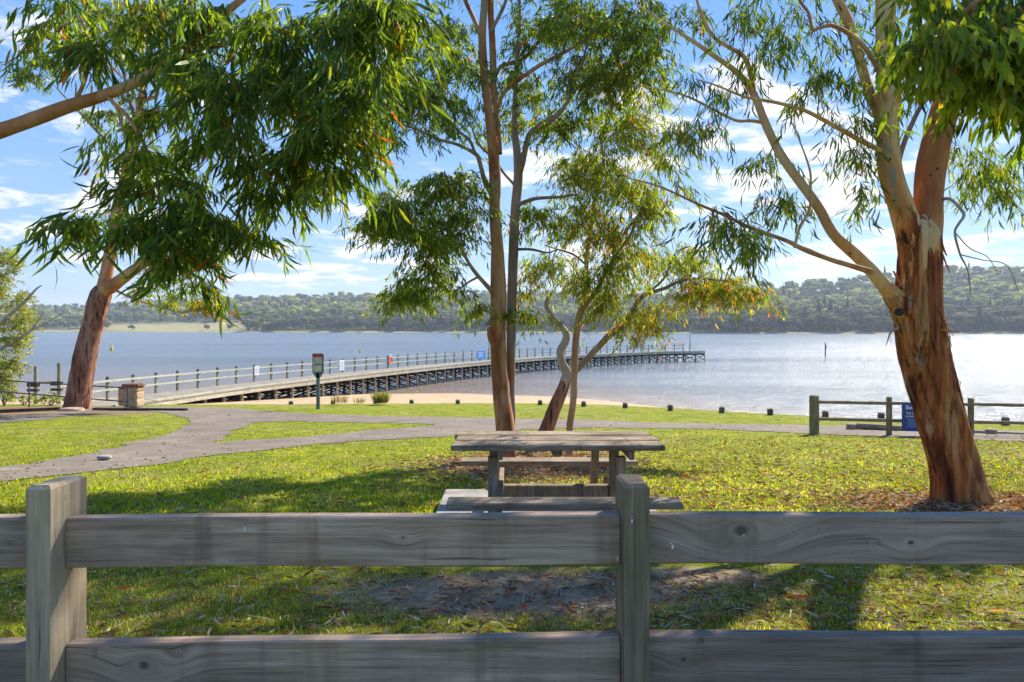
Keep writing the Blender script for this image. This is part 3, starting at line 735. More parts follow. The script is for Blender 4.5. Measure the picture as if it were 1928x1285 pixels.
def branch_obj(name, rows, mat, root, D0=None, sides=10, rough=.10, k=6, seed=0, freq=2.5, px=True, **props):
    """rows: (px, py, distance, radius in px)"""
    r = cr(rows, k)
    path = np.array([P(a, b, d) for a, b, d, _ in r]); rad = np.array([max(q[3], .25) / F * q[2] for q in r])
    V, Fc = tube(path, rad, sides, rough, seed, freq)
    rl = np.array(root.location); o = mesh(name, V - rl, Fc, mat, root, True, **props)
    return o, path, rad

DENSE = 1.6
def make_tree(label, category, base, branches, clumps, leaf, trunk_mat, limb_mat, name='gum_tree', group=None, sprays_as_parts=0, extra=(), twig_r=.006, nl=20, connect=True, spec_seed=1):
    """base (px, py, D); branches list of (rows, kind, sides, rough); clumps (px, py, rx, ry, D, dD, sprays)"""
    root = empty(name, P(*base), label=label, category=category)
    if group: root['group'] = group
    rl = np.array(root.location); skel = []
    for i, b in enumerate(branches):
        rows, kind = b[0], b[1]; opt = b[2] if len(b) > 2 else {}
        mat = opt.pop('mat', trunk_mat if kind == 'trunk' else limb_mat)
        o, path, rad = branch_obj(kind, rows, mat, root, sides=opt.pop('sides', 12 if kind == 'trunk' else 8), rough=opt.pop('rough', .1), seed=i + spec_seed, **opt)
        skel.append(path)
    sk = np.vstack(skel); size, ll, lw, pal, wts, hang = leaf
    allv, allf, allc, midx = [], [], [], []; nb = 0; twp = []; conn = []
    sprays = []
    for c in clumps:
        px_, py_, rx, ry, D_, dD, ns = c[:7]
        pal_c = c[7] if len(c) > 7 else wts
        ns = int(ns * DENSE)
        u = rng.normal(size=(ns, 3)); u /= np.linalg.norm(u, axis=1)[:, None]; u *= (rng.uniform(0, 1, (ns, 1)) ** .45)
        ksub = max(2, ns // 6); sub = u[:ksub] * .92; u = sub[rng.integers(0, ksub, ns)] + rng.normal(size=(ns, 3)) * (.17 if ns > 20 else .24)
        Dv = D_ + u[:, 2] * dD; qx = px_ + u[:, 0] * rx; qy = py_ + u[:, 1] * ry
        cen = np.stack([(qx - CX) / F * Dv, Dv, CZ - (qy - HY) / F * Dv], -1)
        cen[:, 2] += size * .35
        sprays.append((cen, pal_c))
        if connect and len(sk):
            cc_ = np.array(P(px_, py_, D_)); 
            j = int(np.argmin(np.linalg.norm(sk - cc_, axis=1))); a0 = sk[j]
            if np.linalg.norm(a0 - cc_) < 4.5:
                mid = (a0 + cc_) / 2 + rng.normal(size=3) * .12 * np.linalg.norm(cc_ - a0) + [0, 0, .10 * np.linalg.norm(cc_ - a0)]
                tt_ = np.linspace(0, 1, 7)[:, None]
                cv = (1 - tt_) ** 2 * a0 + 2 * tt_ * (1 - tt_) * mid + tt_ ** 2 * cc_
                conn.append((cv, twig_r * 2.2))
                for s_ in range(min(ns, 7)):
                    e = cen[s_ * (ns // min(ns, 7))]; st = cv[rng.integers(3, 7)]
                    md = (st + e) / 2 + rng.normal(size=3) * .1 * np.linalg.norm(e - st)
                    conn.append(((1 - tt_) ** 2 * st + 2 * tt_ * (1 - tt_) * md + tt_ ** 2 * e, twig_r * 1.1))
    if conn:
        pol = np.array([c[0] for c in conn]); rr = np.array([c[1] for c in conn]); v, f = ribbons(pol, rr)
        mesh('twigs', v - rl, f, M['twig'], root, False, kind='stuff')
    cens = np.vstack([s[0] for s in sprays]); 
    if sprays_as_parts:
        # the sprays that show largest are objects sharing a few meshes
        wl = np.concatenate([np.full(len(s[0]), i) for i, s in enumerate(sprays)])
        score = np.abs((cens[:, 0] / np.maximum(cens[:, 1], .1))); vis = (score < .76) & ((cens[:, 2] - CZ) / cens[:, 1] < .49)
        order = np.argsort(np.where(vis, cens[:, 1], 99)); pick = order[:min(sprays_as_parts, int(vis.sum()))]; rest = np.setdiff1d(np.arange(len(cens)), pick)
        pm = []
        for s_ in range(8):
            b_, d_, l_, w_, c_, tw = spray_leaves(np.zeros((1, 3)), size, nl, ll, lw, pal, wts if s_ < 7 else sprays[0][1], hang)
            v, f, cc_ = leaf_arrays(b_, d_, l_, w_, c_); v2, f2 = ribbons(tw, twig_r)
            o = mesh('leaf_spray', np.vstack([v, v2]), np.vstack([f, f2 + len(v)]), [M['leaf'], M['twig']], root, False, np.vstack([cc_, np.full((len(v2), 3), .1)]), [0] * len(f) + [1] * len(f2))
            pm.append(o)
        for q, i in enumerate(pick):
            o = pm[q] if q < 8 else pm[q % 8].copy()
            if q >= 8: COL.objects.link(o); o.parent = root
            o.location = cens[i] - rl; o.rotation_euler = (rng.uniform(-.25, .25), rng.uniform(-.25, .25), rng.uniform(0, 6.28)); s_ = rng.uniform(.8, 1.2); o.scale = (s_, s_, s_)
        keepmask = np.zeros(len(cens), bool); keepmask[rest] = True
        k0 = 0; new = []
        for cen, pc in sprays:
            mk = keepmask[k0:k0 + len(cen)]; k0 += len(cen); new.append((cen[mk], pc))
        sprays = new
    for cen, pc in sprays:
        if not len(cen): continue
        b_, d_, l_, w_, c_, tw = spray_leaves(cen, size, nl, ll, lw, pal, pc, hang)
        v, f, cc_ = leaf_arrays(b_, d_, l_, w_, c_)
        allv.append(v); allf.append(f + nb); allc.append(cc_); nb += len(v); midx.append(np.zeros(len(f), int))
        v, f = ribbons(tw, twig_r); allv.append(v); allf.append(f + nb); allc.append(np.full((len(v), 3), .1)); nb += len(v); midx.append(np.ones(len(f), int))
    if allv: mesh('foliage', np.vstack(allv) - rl, np.vstack(allf), [M['leaf'], M['twig']], root, False, np.vstack(allc), np.concatenate(midx), kind='stuff')
    return root

PAL = [(.10, .155, .018), (.155, .21, .020), (.060, .100, .018), (.28, .28, .028), (.46, .10, .02), (.46, .29, .03)]
WT_GREEN = [5, 4, 3, 1.2, .10, .05]; WT_DARK = [4, 2, 5, .4, .16, .02]; WT_YEL = [2.5, 4, .8, 4, .15, .5]; WT_RUST = [2, 2, 1, 3, .9, 1.8]; WT_BR = [2.5, 4, 1, 2.5, .05, .1]

# --- twin-trunk gum in the middle
D2 = 11.6
b2 = [
 ([(950, 872, D2, 26), (952, 850, D2, 20), (950, 800, D2, 17.5), (943, 740, D2, 16), (938, 650, D2, 15), (938, 560, D2, 14.5), (937, 480, D2, 12.5), (932, 400, D2, 11), (932, 330, D2, 10.5), (924, 240, D2, 9), (913, 150, D2, 7.5), (908, 70, D2, 7), (912, 0, D2, 6.5), (915, -120, D2, 6), (925, -300, D2, 3.5)], 'trunk', {'mat': M['bark_smooth'], 'sides': 20, 'rough': .16, 'k': 8}),
 ([(953, 830, D2 + .1, 14), (961, 780, D2 + .12, 9.5), (962, 740, D2 + .15, 7), (962, 680, D2 + .15, 8), (963, 600, D2 + .15, 9), (966, 500, D2 + .15, 9), (970, 400, D2 + .15, 9), (976, 320, D2 + .15, 8.5), (969, 240, D2 + .2, 6), (971, 170, D2 + .2, 4.5), (974, 100, D2 + .2, 4), (978, 40, D2 + .2, 3.5), (975, -60, D2 + .2, 3), (960, -220, D2, 2)], 'trunk', {'mat': M['bark_grey'], 'sides': 16, 'rough': .14, 'k': 8}),
 ([(939, 290, D2 + .05, 7), (936, 240, D2 + .1, 7), (930, 190, D2 + .12, 7), (928, 100, D2 + .15, 6.5), (924, 20, D2 + .15, 6), (921, -60, D2 + .2, 5), (900, -220, D2 + .2, 3)], 'trunk', {'mat': M['bark_smooth'], 'sides': 12}),
 ([(979, 325, D2 + .15, 6), (984, 305, D2, 6), (992, 269, D2 - .1, 5.5), (1002, 247, D2 - .2, 5), (1041, 224, D2 - .4, 4.5), (1067, 194, D2 - .6, 4), (1082, 150, D2 - .7, 3.2), (1097, 116, D2 - .8, 2.5), (1110, 60, D2 - .9, 1.5)], 'branch'),
 ([(933, 215, D2, 4.5), (940, 195, D2 - .1, 4), (955, 168, D2 - .3, 4), (1004, 131, D2 - .6, 3.8), (1045, 108, D2 - .9, 3.4), (1082, 88, D2 - 1.1, 3), (1123, 56, D2 - 1.3, 2.4), (1160, 20, D2 - 1.5, 1.5)], 'branch', {'mat': M['bark_smooth']}),
 ([(934, 140, D2, 4), (944, 125, D2 + .1, 4), (962, 119, D2 + .3, 3.6), (989, 108, D2 + .5, 3.2), (1018, 75, D2 + .7, 3), (1037, 45, D2 + .8, 2.5), (1060, -10, D2 + .9, 2)], 'branch', {'mat': M['bark_smooth']}),
 ([(925, 366, D2, 5), (912, 340, D2 - .2, 4.5), (903, 305, D2 - .4, 4.2), (895, 290, D2 - .5, 4), (862, 273, D2 - .8, 3), (824, 262, D2 - 1.1, 2.6), (783, 243, D2 - 1.4, 2), (745, 232, D2 - 1.6, 1.2)], 'branch', {'mat': M['bark_grey']}),
 ([(895, 291, D2 - .5, 3.4), (884, 265, D2 - .5, 3), (854, 238, D2 - .5, 2.6), (830, 194, D2 - .5, 2), (800, 160, D2 - .5, 1.2)], 'branch', {'mat': M['bark_grey']}),
 ([(924, 60, D2, 4), (940, 30, D2 - .1, 3.6), (953, 0, D2 - .2, 3), (970, -60, D2 - .3, 2)], 'branch'),
 ([(908, 75, D2, 5), (898, 50, D2 + .1, 4.6), (887, 25, D2 + .2, 4), (876, 0, D2 + .3, 4), (860, -60, D2 + .4, 2.5)], 'branch', {'mat': M['bark_smooth']}),
 ([(976, 386, D2, 4.4), (990, 380, D2, 4), (1011, 374, D2 + .1, 3.6), (1056, 371, D2 + .2, 2.5), (1090, 366, D2 + .3, 1.4)], 'branch'),
 ([(972, 352, D2 + .15, 3), (950, 328, D2 + .3, 2.6), (930, 300, D2 + .4, 2.4), (900, 270, D2 + .6, 2), (885, 230, D2 + .7, 1.2)], 'branch'),
 ([(932, 556, D2, 5), (918, 540, D2 - .1, 4.5), (902, 522, D2 - .3, 4), (884, 498, D2 - .5, 3.4), (866, 465, D2 - .7, 2.8), (845, 440, D2 - .9, 2), (815, 415, D2 - 1.1, 1.2)], 'branch', {'mat': M['bark_grey']}),
 ([(900, 522, D2 - .3, 2.4), (885, 530, D2 - .35, 2), (862, 545, D2 - .4, 1.6), (835, 548, D2 - .5, 1)], 'branch'),
 ([(933, 655, D2, 4), (924, 640, D2 - .1, 5), (921, 625, D2 - .12, 4), (921, 616, D2 - .12, 1)], 'branch', {'mat': M['bark_smooth']}),
 ([(968, 470, D2 + .1, 3), (1000, 470, D2 + .1, 2.4), (1030, 476, D2, 1.6), (1050, 470, D2, 1)], 'branch'),
]
c2 = [(790, 420, 95, 60, D2 - .9, .9, 95, WT_BR), (735, 415, 42, 40, D2 - 1, .6, 40, WT_BR), (855, 385, 62, 50, D2 - .6, .8, 55, WT_BR), (800, 540, 58, 44, D2 - .6, .6, 55, WT_BR), (770, 575, 36, 26, D2 - .6, .4, 20, WT_BR), (880, 440, 40, 40, D2 - .4, .5, 26), (830, 470, 50, 30, D2 - .6, .5, 26),
      (800, 205, 100, 70, D2 - .6, 1.2, 90), (760, 150, 60, 50, D2 - .3, 1, 45), (850, 110, 62, 78, D2, 1.2, 75), (900, 200, 30, 90, D2 + .4, .6, 22), (720, 250, 50, 40, D2 - 1.2, .6, 24, WT_DARK),
      (1005, 170, 58, 50, D2 + .3, .8, 38), (1010, 60, 66, 56, D2 + .3, 1, 52), (1105, 50, 120, 60, D2 - .6, 1.4, 120), (1190, 100, 75, 90, D2 - .9, 1.2, 85), (1120, 170, 80, 60, D2 - .5, 1, 60, WT_GREEN), (1030, 250, 50, 34, D2 + .3, .6, 22, WT_YEL), (990, 215, 36, 34, D2 + .5, .5, 16, WT_YEL), (1080, 260, 50, 40, D2 - .4, .6, 16),
      (918, 592, 14, 16, D2 - .1, .2, 7, WT_BR), (985, 600, 28, 16, D2, .2, 12, WT_BR), (1000, 440, 34, 44, D2 + .3, .5, 20),
      (930, -60, 260, 70, D2, 1.6, 150), (960, -260, 330, 140, D2 + .5, 2.6, 330), (1130, 150, 100, 60, D2 - .3, .8, 30, WT_RUST)]  # crown above the frame is unseen, enlarged to throw shade on the left lawn
make_tree('tall gum with twin orange and grey trunks behind the picnic table', 'tree', (950, 862, D2), b2, c2, (.42, .14, .024, PAL, WT_GREEN, 1.0), M['bark_smooth'], M['bark_grey'], nl=22)

# --- bent gum on the shore side and the thin straight one
D3 = 13.3
b3 = [
 ([(1014, 862, D3, 20), (1020, 835, D3, 17), (1030, 808, D3, 13.5), (1044, 768, D3, 13), (1058, 735, D3, 11.5), (1066, 712, D3, 8), (1064, 704, D3, 4)], 'trunk', {'mat': M['bark_fissured'], 'sides': 16, 'rough': .25}),
 ([(1056, 742, D3, 9), (1063, 722, D3, 9.6), (1067, 704, D3, 9), (1058, 684, D3, 7.5), (1055, 662, D3, 7), (1064, 645, D3, 6.8), (1066, 629, D3, 6.5), (1052, 610, D3, 5), (1038, 592, D3, 4.5), (1029, 576, D3, 4.5), (1033, 562, D3, 4.2), (1038, 552, D3, 2)], 'branch', {'mat': M['dead'], 'sides': 14, 'rough': .3}),
 ([(1068, 716, D3, 7), (1085, 697, D3 + .1, 6.5), (1106, 676, D3 + .1, 6), (1129, 651, D3, 6), (1148, 631, D3 - .1, 5.8), (1174, 612, D3 - .2, 5.4), (1188, 592, D3 - .3, 5), (1202, 567, D3 - .4, 4.4), (1218, 554, D3 - .5, 4), (1252, 543, D3 - .7, 3.2), (1280, 530, D3 - .8, 2.8), (1314, 525, D3 - .9, 2.4), (1364, 529, D3 - 1, 1.8), (1402, 532, D3 - 1, 1)], 'branch', {'mat': M['bark_grey'], 'sides': 12, 'rough': .2}),
 ([(1218, 554, D3 - .5, 2.5), (1250, 525, D3 - .4, 2), (1262, 495, D3 - .4, 1.6), (1275, 470, D3 - .3, 1)], 'branch', {'mat': M['bark_grey']}),
]
c3 = [(1290, 555, 70, 30, D3 - .7, .7, 42, WT_RUST), (1370, 552, 62, 26, D3 - 1, .6, 36, WT_RUST), (1220, 600, 38, 40, D3 - .3, .5, 32, WT_RUST), (1290, 500, 60, 34, D3 - .5, .8, 34, WT_YEL), (1230, 500, 40, 44, D3, .6, 28, WT_YEL), (1420, 560, 30, 22, D3 - 1, .4, 12, WT_RUST), (1170, 645, 14, 12, D3 - .2, .2, 4, WT_YEL)]
make_tree('crooked gum with a dark leaning base and a bare kinked white stem', 'tree', (1014, 860, D3), b3, [tuple(q[:6]) + (int(q[6] * 1.35),) + tuple(q[7:]) for q in c3], (.42, .13, .020, PAL, WT_YEL, 1.1), M['bark_fissured'], M['bark_grey'], nl=20)
D4 = 12.2
b4 = [
 ([(1070, 872, D4, 9), (1072, 850, D4, 7.2), (1073, 800, D4, 6.5), (1080, 746, D4, 6.3), (1083, 654, D4, 6.2), (1090, 600, D4, 6.5), (1098, 572, D4, 6), (1104, 536, D4, 4.6), (1105, 480, D4, 4), (1113, 430, D4, 3.6), (1118, 389, D4, 3.4), (1136, 317, D4, 2.8), (1131, 261, D4, 2.2), (1142, 228, D4, 1.6), (1150, 180, D4, 1)], 'trunk', {'mat': M['bark_orange'], 'sides': 14, 'rough': .1}),
 ([(1096, 584, D4, 4.5), (1106, 570, D4 - .1, 4.5), (1123, 547, D4 - .2, 3.8), (1140, 516, D4 - .3, 3.4), (1157, 485, D4 - .4, 3), (1188, 440, D4 - .6, 2.4), (1205, 400, D4 - .7, 1.8), (1215, 350, D4 - .8, 1.1)], 'branch', {'mat': M['bark_orange']}),
 ([(1114, 420, D4, 2.4), (1095, 385, D4 + .2, 2), (1075, 345, D4 + .3, 1.5), (1065, 310, D4 + .4, 1)], 'branch'),
 ([(1105, 500, D4, 2.4), (1080, 480, D4 + .2, 2), (1050, 470, D4 + .3, 1.5), (1025, 462, D4 + .4, 1)], 'branch'),
]
c4 = [(1080, 335, 66, 44, D4, .8, 62, WT_YEL), (1165, 350, 78, 52, D4 - .4, .9, 72), (1065, 425, 56, 52, D4 + .1, .7, 52), (1150, 450, 62, 50, D4 - .3, .7, 50, WT_RUST), (1205, 405, 52, 52, D4 - .6, .7, 42), (1036, 500, 46, 40, D4 + .2, .6, 32), (1110, 535, 54, 44, D4 - .1, .6, 42, WT_YEL),
      (1180, 520, 50, 44, D4 - .3, .6, 36, WT_YEL), (1125, 595, 30, 30, D4 - .2, .4, 20, WT_YEL), (1150, 250, 70, 40, D4 - .2, .8, 36), (1000, 545, 30, 30, D4 + .3, .4, 14, WT_RUST), (1180, 280, 60, 50, D4 - .6, .7, 34), (1215, 210, 60, 60, D4 - .6, .7, 28)]
make_tree('slender gum with a thin straight orange trunk right of the crooked gum', 'tree', (1070, 862, D4), b4, [tuple(q[:6]) + (int(q[6] * 1.12),) + tuple(q[7:]) for q in c4], (.42, .13, .020, PAL, WT_YEL, 1.15), M['bark_orange'], M['bark_orange'], nl=20)

# --- big leaning gum on the right
DR = 7.4
b5 = [
 ([(1810, 975, DR, 62), (1810, 948, DR, 53), (1806, 915, DR, 47), (1796, 870, DR, 43), (1772, 790, DR, 41.5), (1748, 700, DR, 41), (1734, 640, DR, 41.5), (1728, 590, DR, 40), (1730, 530, DR, 37), (1732, 480, DR, 35), (1733, 450, DR, 33), (1734, 428, DR, 26), (1736, 412, DR, 14), (1737, 404, DR, 4)], 'trunk', {'mat': M['bark_big'], 'sides': 56, 'rough': .17, 'k': 12, 'freq': 3.2}),
 ([(1726, 540, DR, 20), (1720, 490, DR, 24), (1713, 440, DR, 24), (1697, 390, DR, 22), (1677, 325, DR, 21), (1672, 255, DR, 19.5), (1671, 180, DR, 18.5), (1669, 100, DR, 17.5), (1668, 0, DR, 17), (1672, -120, DR, 15), (1690, -320, DR, 10)], 'branch', {'mat': M['bark_big'], 'sides': 24, 'rough': .07, 'k': 8}),
 ([(1740, 540, DR + .05, 20), (1745, 480, DR + .06, 22), (1749, 430, DR + .08, 22), (1748, 374, DR + .1, 25), (1753, 317, DR + .1, 26), (1764, 262, DR + .05, 26), (1783, 190, DR, 23), (1802, 120, DR - .1, 20), (1830, 40, DR - .3, 18), (1860, -80, DR - .5, 14), (1880, -250, DR - .6, 8)], 'branch', {'mat': M['bark_limb_orange'], 'sides': 24, 'rough': .07, 'k': 8}),
 ([(1736, 626, DR, 12), (1722, 606, DR - .02, 22), (1703, 581, DR - .05, 20), (1686, 561, DR - .08, 16), (1666, 540, DR - .12, 13.5), (1642, 512, DR - .15, 12), (1613, 482, DR - .17, 11), (1569, 441, DR - .2, 9.5), (1539, 388, DR - .1, 9), (1501, 336, DR, 8.5), (1468, 288, DR + .1, 8), (1442, 235, DR + .2, 7.5), (1418, 176, DR + .3, 6.5), (1389, 138, DR + .4, 5.5), (1345, 106, DR + .5, 4.5), (1300, 75, DR + .6, 3.5), (1247, 41, DR + .7, 2.5), (1200, 10, DR + .8, 1.5)], 'branch', {'sides': 16, 'rough': .08}),
 ([(1748, 640, DR, 10), (1728, 612, DR - .03, 27), (1706, 584, DR - .06, 25), (1692, 568, DR - .075, 20.5), (1681, 556, DR - .085, 16.5), (1676, 551, DR - .09, 14.5)], 'branch_collar', {'mat': M['bark_big'], 'sides': 24, 'rough': .3, 'k': 8}),
 ([(1420, 180, DR + .3, 5), (1414, 145, DR + .2, 4.5), (1401, 108, DR + .1, 4.2), (1370, 88, DR, 3.6), (1341, 67, DR, 3.2), (1315, 11, DR - .1, 2.6), (1300, -60, DR - .2, 2)], 'branch'),
 ([(1440, 232, DR + .2, 3.6), (1415, 228, DR + .3, 3), (1389, 228, DR + .4, 2.8), (1363, 217, DR + .5, 2.5), (1296, 183, DR + .7, 2), (1240, 168, DR + .9, 1.4), (1190, 160, DR + 1, 1)], 'branch'),
 ([(1664, 288, DR, 6), (1640, 275, DR - .1, 5), (1613, 261, DR - .2, 4.6), (1561, 232, DR - .3, 4.2), (1516, 209, DR - .4, 3.6), (1464, 194, DR - .5, 3.2), (1404, 183, DR - .6, 2.4), (1348, 161, DR - .7, 1.6), (1310, 150, DR - .7, 1)], 'branch'),
 ([(1640, 512, DR - .3, 6), (1600, 500, DR - .4, 5), (1560, 488, DR - .5, 4.8), (1510, 468, DR - .6, 4.6), (1479, 453, DR - .7, 4), (1415, 430, DR - .8, 3.4), (1367, 407, DR - .8, 2.8), (1315, 385, DR - .9, 2.4), (1240, 351, DR - 1, 1.8), (1180, 335, DR - 1, 1)], 'branch', {'mat': M['bark_limb_orange']}),
 ([(1496, 466, DR - .6, 2.8), (1505, 430, DR - .5, 2.6), (1524, 395, DR - .4, 2.8), (1526, 355, DR - .3, 2.4), (1524, 317, DR - .3, 2), (1501, 254, DR - .2, 1.4), (1490, 230, DR - .2, 1)], 'branch'),
 ([(1664, 235, DR + .1, 9), (1650, 205, DR + .15, 9), (1632, 161, DR + .2, 9), (1613, 93, DR + .3, 9), (1595, 37, DR + .4, 8.5), (1572, -10, DR + .5, 8), (1540, -110, DR + .6, 6)], 'branch', {'sides': 14}),
 ([(1668, 188, DR - .15, 5), (1662, 160, DR - .25, 4.6), (1651, 128, DR - .35, 4.4), (1630, 92, DR - .4, 4.4), (1605, 68, DR - .45, 4), (1569, 49, DR - .5, 3.6), (1543, 53, DR - .5, 3.2), (1530, 56, DR - .5, 3), (1522, 25, DR - .5, 2.8), (1505, 0, DR - .5, 2.6), (1480, -60, DR - .5, 1.8)], 'branch', {'mat': M['bark_limb_orange']}),
 ([(1692, 305, DR + .05, 5), (1697, 285, DR + .1, 4.8), (1711, 247, DR + .1, 4.4), (1733, 202, DR + .2, 4), (1752, 179, DR + .3, 3.2), (1775, 130, DR + .4, 2)], 'branch', {'mat': M['bark_grey']}),
 ([(1768, 376, DR + .1, 4), (1787, 375, DR - .1, 3), (1802, 386, DR - .2, 2.8), (1815, 405, DR - .3, 3), (1805, 422, DR - .35, 2.6), (1798, 440, DR - .4, 2.2), (1808, 480, DR - .4, 1.8), (1822, 510, DR - .4, 1.2), (1828, 560, DR - .4, .8)], 'branch', {'mat': M['dead']}),
 ([(1808, 480, DR - .4, 1.2), (1850, 490, DR - .4, 1), (1895, 500, DR - .4, .9), (1918, 550, DR - .4, .7)], 'branch', {'mat': M['dead']}),
 ([(1800, 440, DR - .4, 1.2), (1826, 468, DR - .45, 1), (1860, 485, DR - .45, .8), (1880, 520, DR - .45, .6)], 'branch', {'mat': M['dead']}),
 ([(1690, 618, DR - .3, 2), (1678, 625, DR - .35, 1.8), (1672, 640, DR - .35, 1.2), (1668, 652, DR - .35, .6)], 'branch', {'mat': M['dead']}),
 ([(1772, 622, DR - .3, 2), (1790, 624, DR - .35, 1.6), (1806, 627, DR - .35, .8)], 'branch', {'mat': M['bark_rough']}),
 ([(1783, 656, DR - .3, 2), (1788, 640, DR - .32, 1.6), (1788, 628, DR - .32, .6)], 'branch', {'mat': M['dead']}),
]
c5 = [(1290, 40, 50, 40, DR + .6, .8, 12, WT_DARK), (1400, 50, 56, 50, DR + .2, .8, 13), (1480, 110, 50, 50, DR, .8, 12), (1330, 190, 40, 50, DR + .6, .6, 9), (1285, 270, 46, 80, DR + .9, .6, 18, WT_YEL), (1250, 340, 40, 60, DR + .9, .5, 9, WT_YEL), (1360, 250, 26, 40, DR + .5, .4, 5),
      (1425, 330, 44, 44, DR + .1, .5, 9), (1475, 385, 50, 40, DR - .2, .5, 11), (1540, 180, 60, 50, DR - .3, .7, 14), (1600, 130, 60, 60, DR - .1, .8, 14), (1560, 250, 60, 44, DR - .2, .6, 10), (1620, 320, 36, 60, DR - .1, .5, 10), (1590, 400, 50, 50, DR - .2, .4, 6), (1530, 50, 60, 50, DR + .2, .7, 10),
      (1640, 40, 50, 50, DR + .6, .6, 10), (1390, 462, 46, 40, DR - .8, .4, 14, WT_YEL), (1420, 498, 30, 30, DR - .8, .3, 6, WT_YEL), (1340, 430, 30, 40, DR - .9, .4, 6, WT_YEL), (1420, 130, 60, 40, DR + .3, .6, 8),
      (1860, 320, 66, 46, DR + .6, .6, 34, WT_BR), (1905, 370, 40, 34, DR + .5, .5, 12, WT_BR), (1800, 290, 30, 40, DR + .6, .4, 8, WT_BR), (1690, 190, 24, 60, DR + .5, .4, 8, WT_DARK),
      (1480, -115, 500, 80, 11.6, 1.4, 560), (1130, -190, 260, 90, 12.2, 1.2, 120), (1500, -60, 200, 60, DR + .4, 1.2, 26), (1620, -420, 300, 260, DR + 1.2, 2.4, 210), (1980, -250, 240, 240, DR, 2.2, 130), (1420, -300, 200, 150, DR + 1.6, 1.8, 60)]  # clumps above the frame: unseen canopy added to shade the foreground
make_tree('big leaning gum with peeling orange bark on the right lawn', 'tree', (1810, 952, DR), b5, c5, (.36, .145, .019, PAL, WT_GREEN, 1.35), M['bark_rough'], M['bark_limb'], sprays_as_parts=200, nl=16, twig_r=.0035)

tr5 = bpy.data.objects['gum_tree'] if False else [o for o in COL.objects if o.name.startswith('gum_tree') and 'big leaning' in o.get('label', '')][0]
tk = cr(b5[0][0], 12); strips = None
for q in range(64):
    i = rng.integers(10, len(tk) - 30); px_, py_, dd_, rr_ = tk[i]; a = rng.uniform(math.pi, 2 * math.pi) if q % 3 else rng.choice([math.pi * 1.02, math.pi * 1.98])
    c = P(px_, py_, dd_); R_ = rr_ / F * dd_ * rng.uniform(.97, 1.05); out_ = Vector((math.cos(a), math.sin(a), 0)); side = Vector((-math.sin(a), math.cos(a), 0))
    L_, w_ = rng.uniform(.07, .30), rng.uniform(.012, .035); lift = rng.uniform(.004, .05); up = 1 if rng.uniform() < .4 else -1
    base_ = c + out_ * R_ - Vector((0, 0, 0)); V = []
    for k_ in range(5):
        t_ = k_ / 4; ww = w_ * (1 - .55 * t_ * t_); ctr = base_ + Vector((0, 0, up * L_ * t_)) + out_ * (lift * t_ * t_) + side * (.012 * math.sin(t_ * 3 + q)) + Vector((-.30 * up * L_ * t_, 0, 0))
        for sgn in (-1, 1):
            for th in (0, .006): V.append(ctr + side * sgn * ww + out_ * (th - .004))
    Fc = []
    for k_ in range(4):
        o_ = k_ * 4
        for e in ((0, 1, 5, 4), (1, 3, 7, 5), (3, 2, 6, 7), (2, 0, 4, 6)): Fc.append([o_ + z_ for z_ in e])
    Fc += [[0, 2, 3, 1], [16, 17, 19, 18]]
    mesh('bark_strip', [v - tr5.location for v in V], Fc, M['bark_rough'] if q % 4 else M['bark_fissured'], tr5, False)

V, Fc = ico(2); kp = P(1693, 588, DR - .215)
mesh('knot_hole', V * [.050, .03, .042] + np.array(kp - tr5.location), Fc, M['cap'], tr5, True)
for q, (kx, ky) in enumerate(((1676, 300), (1683, 378), (1693, 452), (1757, 230), (1752, 330), (1765, 318), (1600, 478), (1575, 441))):
    V, Fc = ico(1); dd_ = DR - (.125 if ky < 400 else .15 if kx > 1650 else .235); mesh('bark_knot', V * [.012, .012, .017] + np.array(P(kx, ky, dd_) - tr5.location), Fc, M['jetty_dark'], tr5, True)

# --- overhanging gum from beyond the right edge
DQ = 5.0
b6 = [
 ([(2560, 1180, 5.3, 70), (2540, 900, 5.3, 60), (2500, 500, 5.3, 55), (2440, 100, 5.3, 46), (2380, -300, 5.2, 36), (2340, -700, 5.2, 20)], 'trunk', {'mat': M['bark_rough'], 'sides': 24, 'rough': .2}),
 ([(2430, 60, 5.3, 26), (2300, -20, 5.2, 20), (2150, -60, 5.1, 16), (2000, -70, 5.0, 12), (1900, -40, 4.9, 9), (1830, 10, 4.85, 6), (1790, 60, 4.8, 3)], 'branch'),
 ([(2000, -70, 5.0, 8), (1960, 30, 4.95, 6), (1910, 120, 4.9, 4), (1880, 200, 4.9, 2)], 'branch'),
]
c6 = [(1755, 50, 58, 80, 4.9, .4, 26, WT_BR), (1830, 70, 80, 90, 5.0, .5, 44), (1900, 90, 70, 100, 5.0, .5, 40, WT_DARK), (1870, 190, 76, 60, 5.1, .4, 26, WT_DARK), (1915, 220, 50, 50, 5.2, .4, 14, WT_DARK), (1790, 120, 40, 44, 4.9, .3, 12, WT_BR), (1980, 80, 70, 150, 5.0, .5, 40, WT_DARK), (2100, -60, 150, 100, 5.1, .6, 50)]
make_tree('broad-leaved branch of a near gum hanging into the top right corner', 'tree', (2560, 1110, 5.3), b6, c6, (.30, .155, .034, PAL, WT_BR, 1.35), M['bark_rough'], M['bark_limb_orange'], sprays_as_parts=170, nl=18, twig_r=.0035)

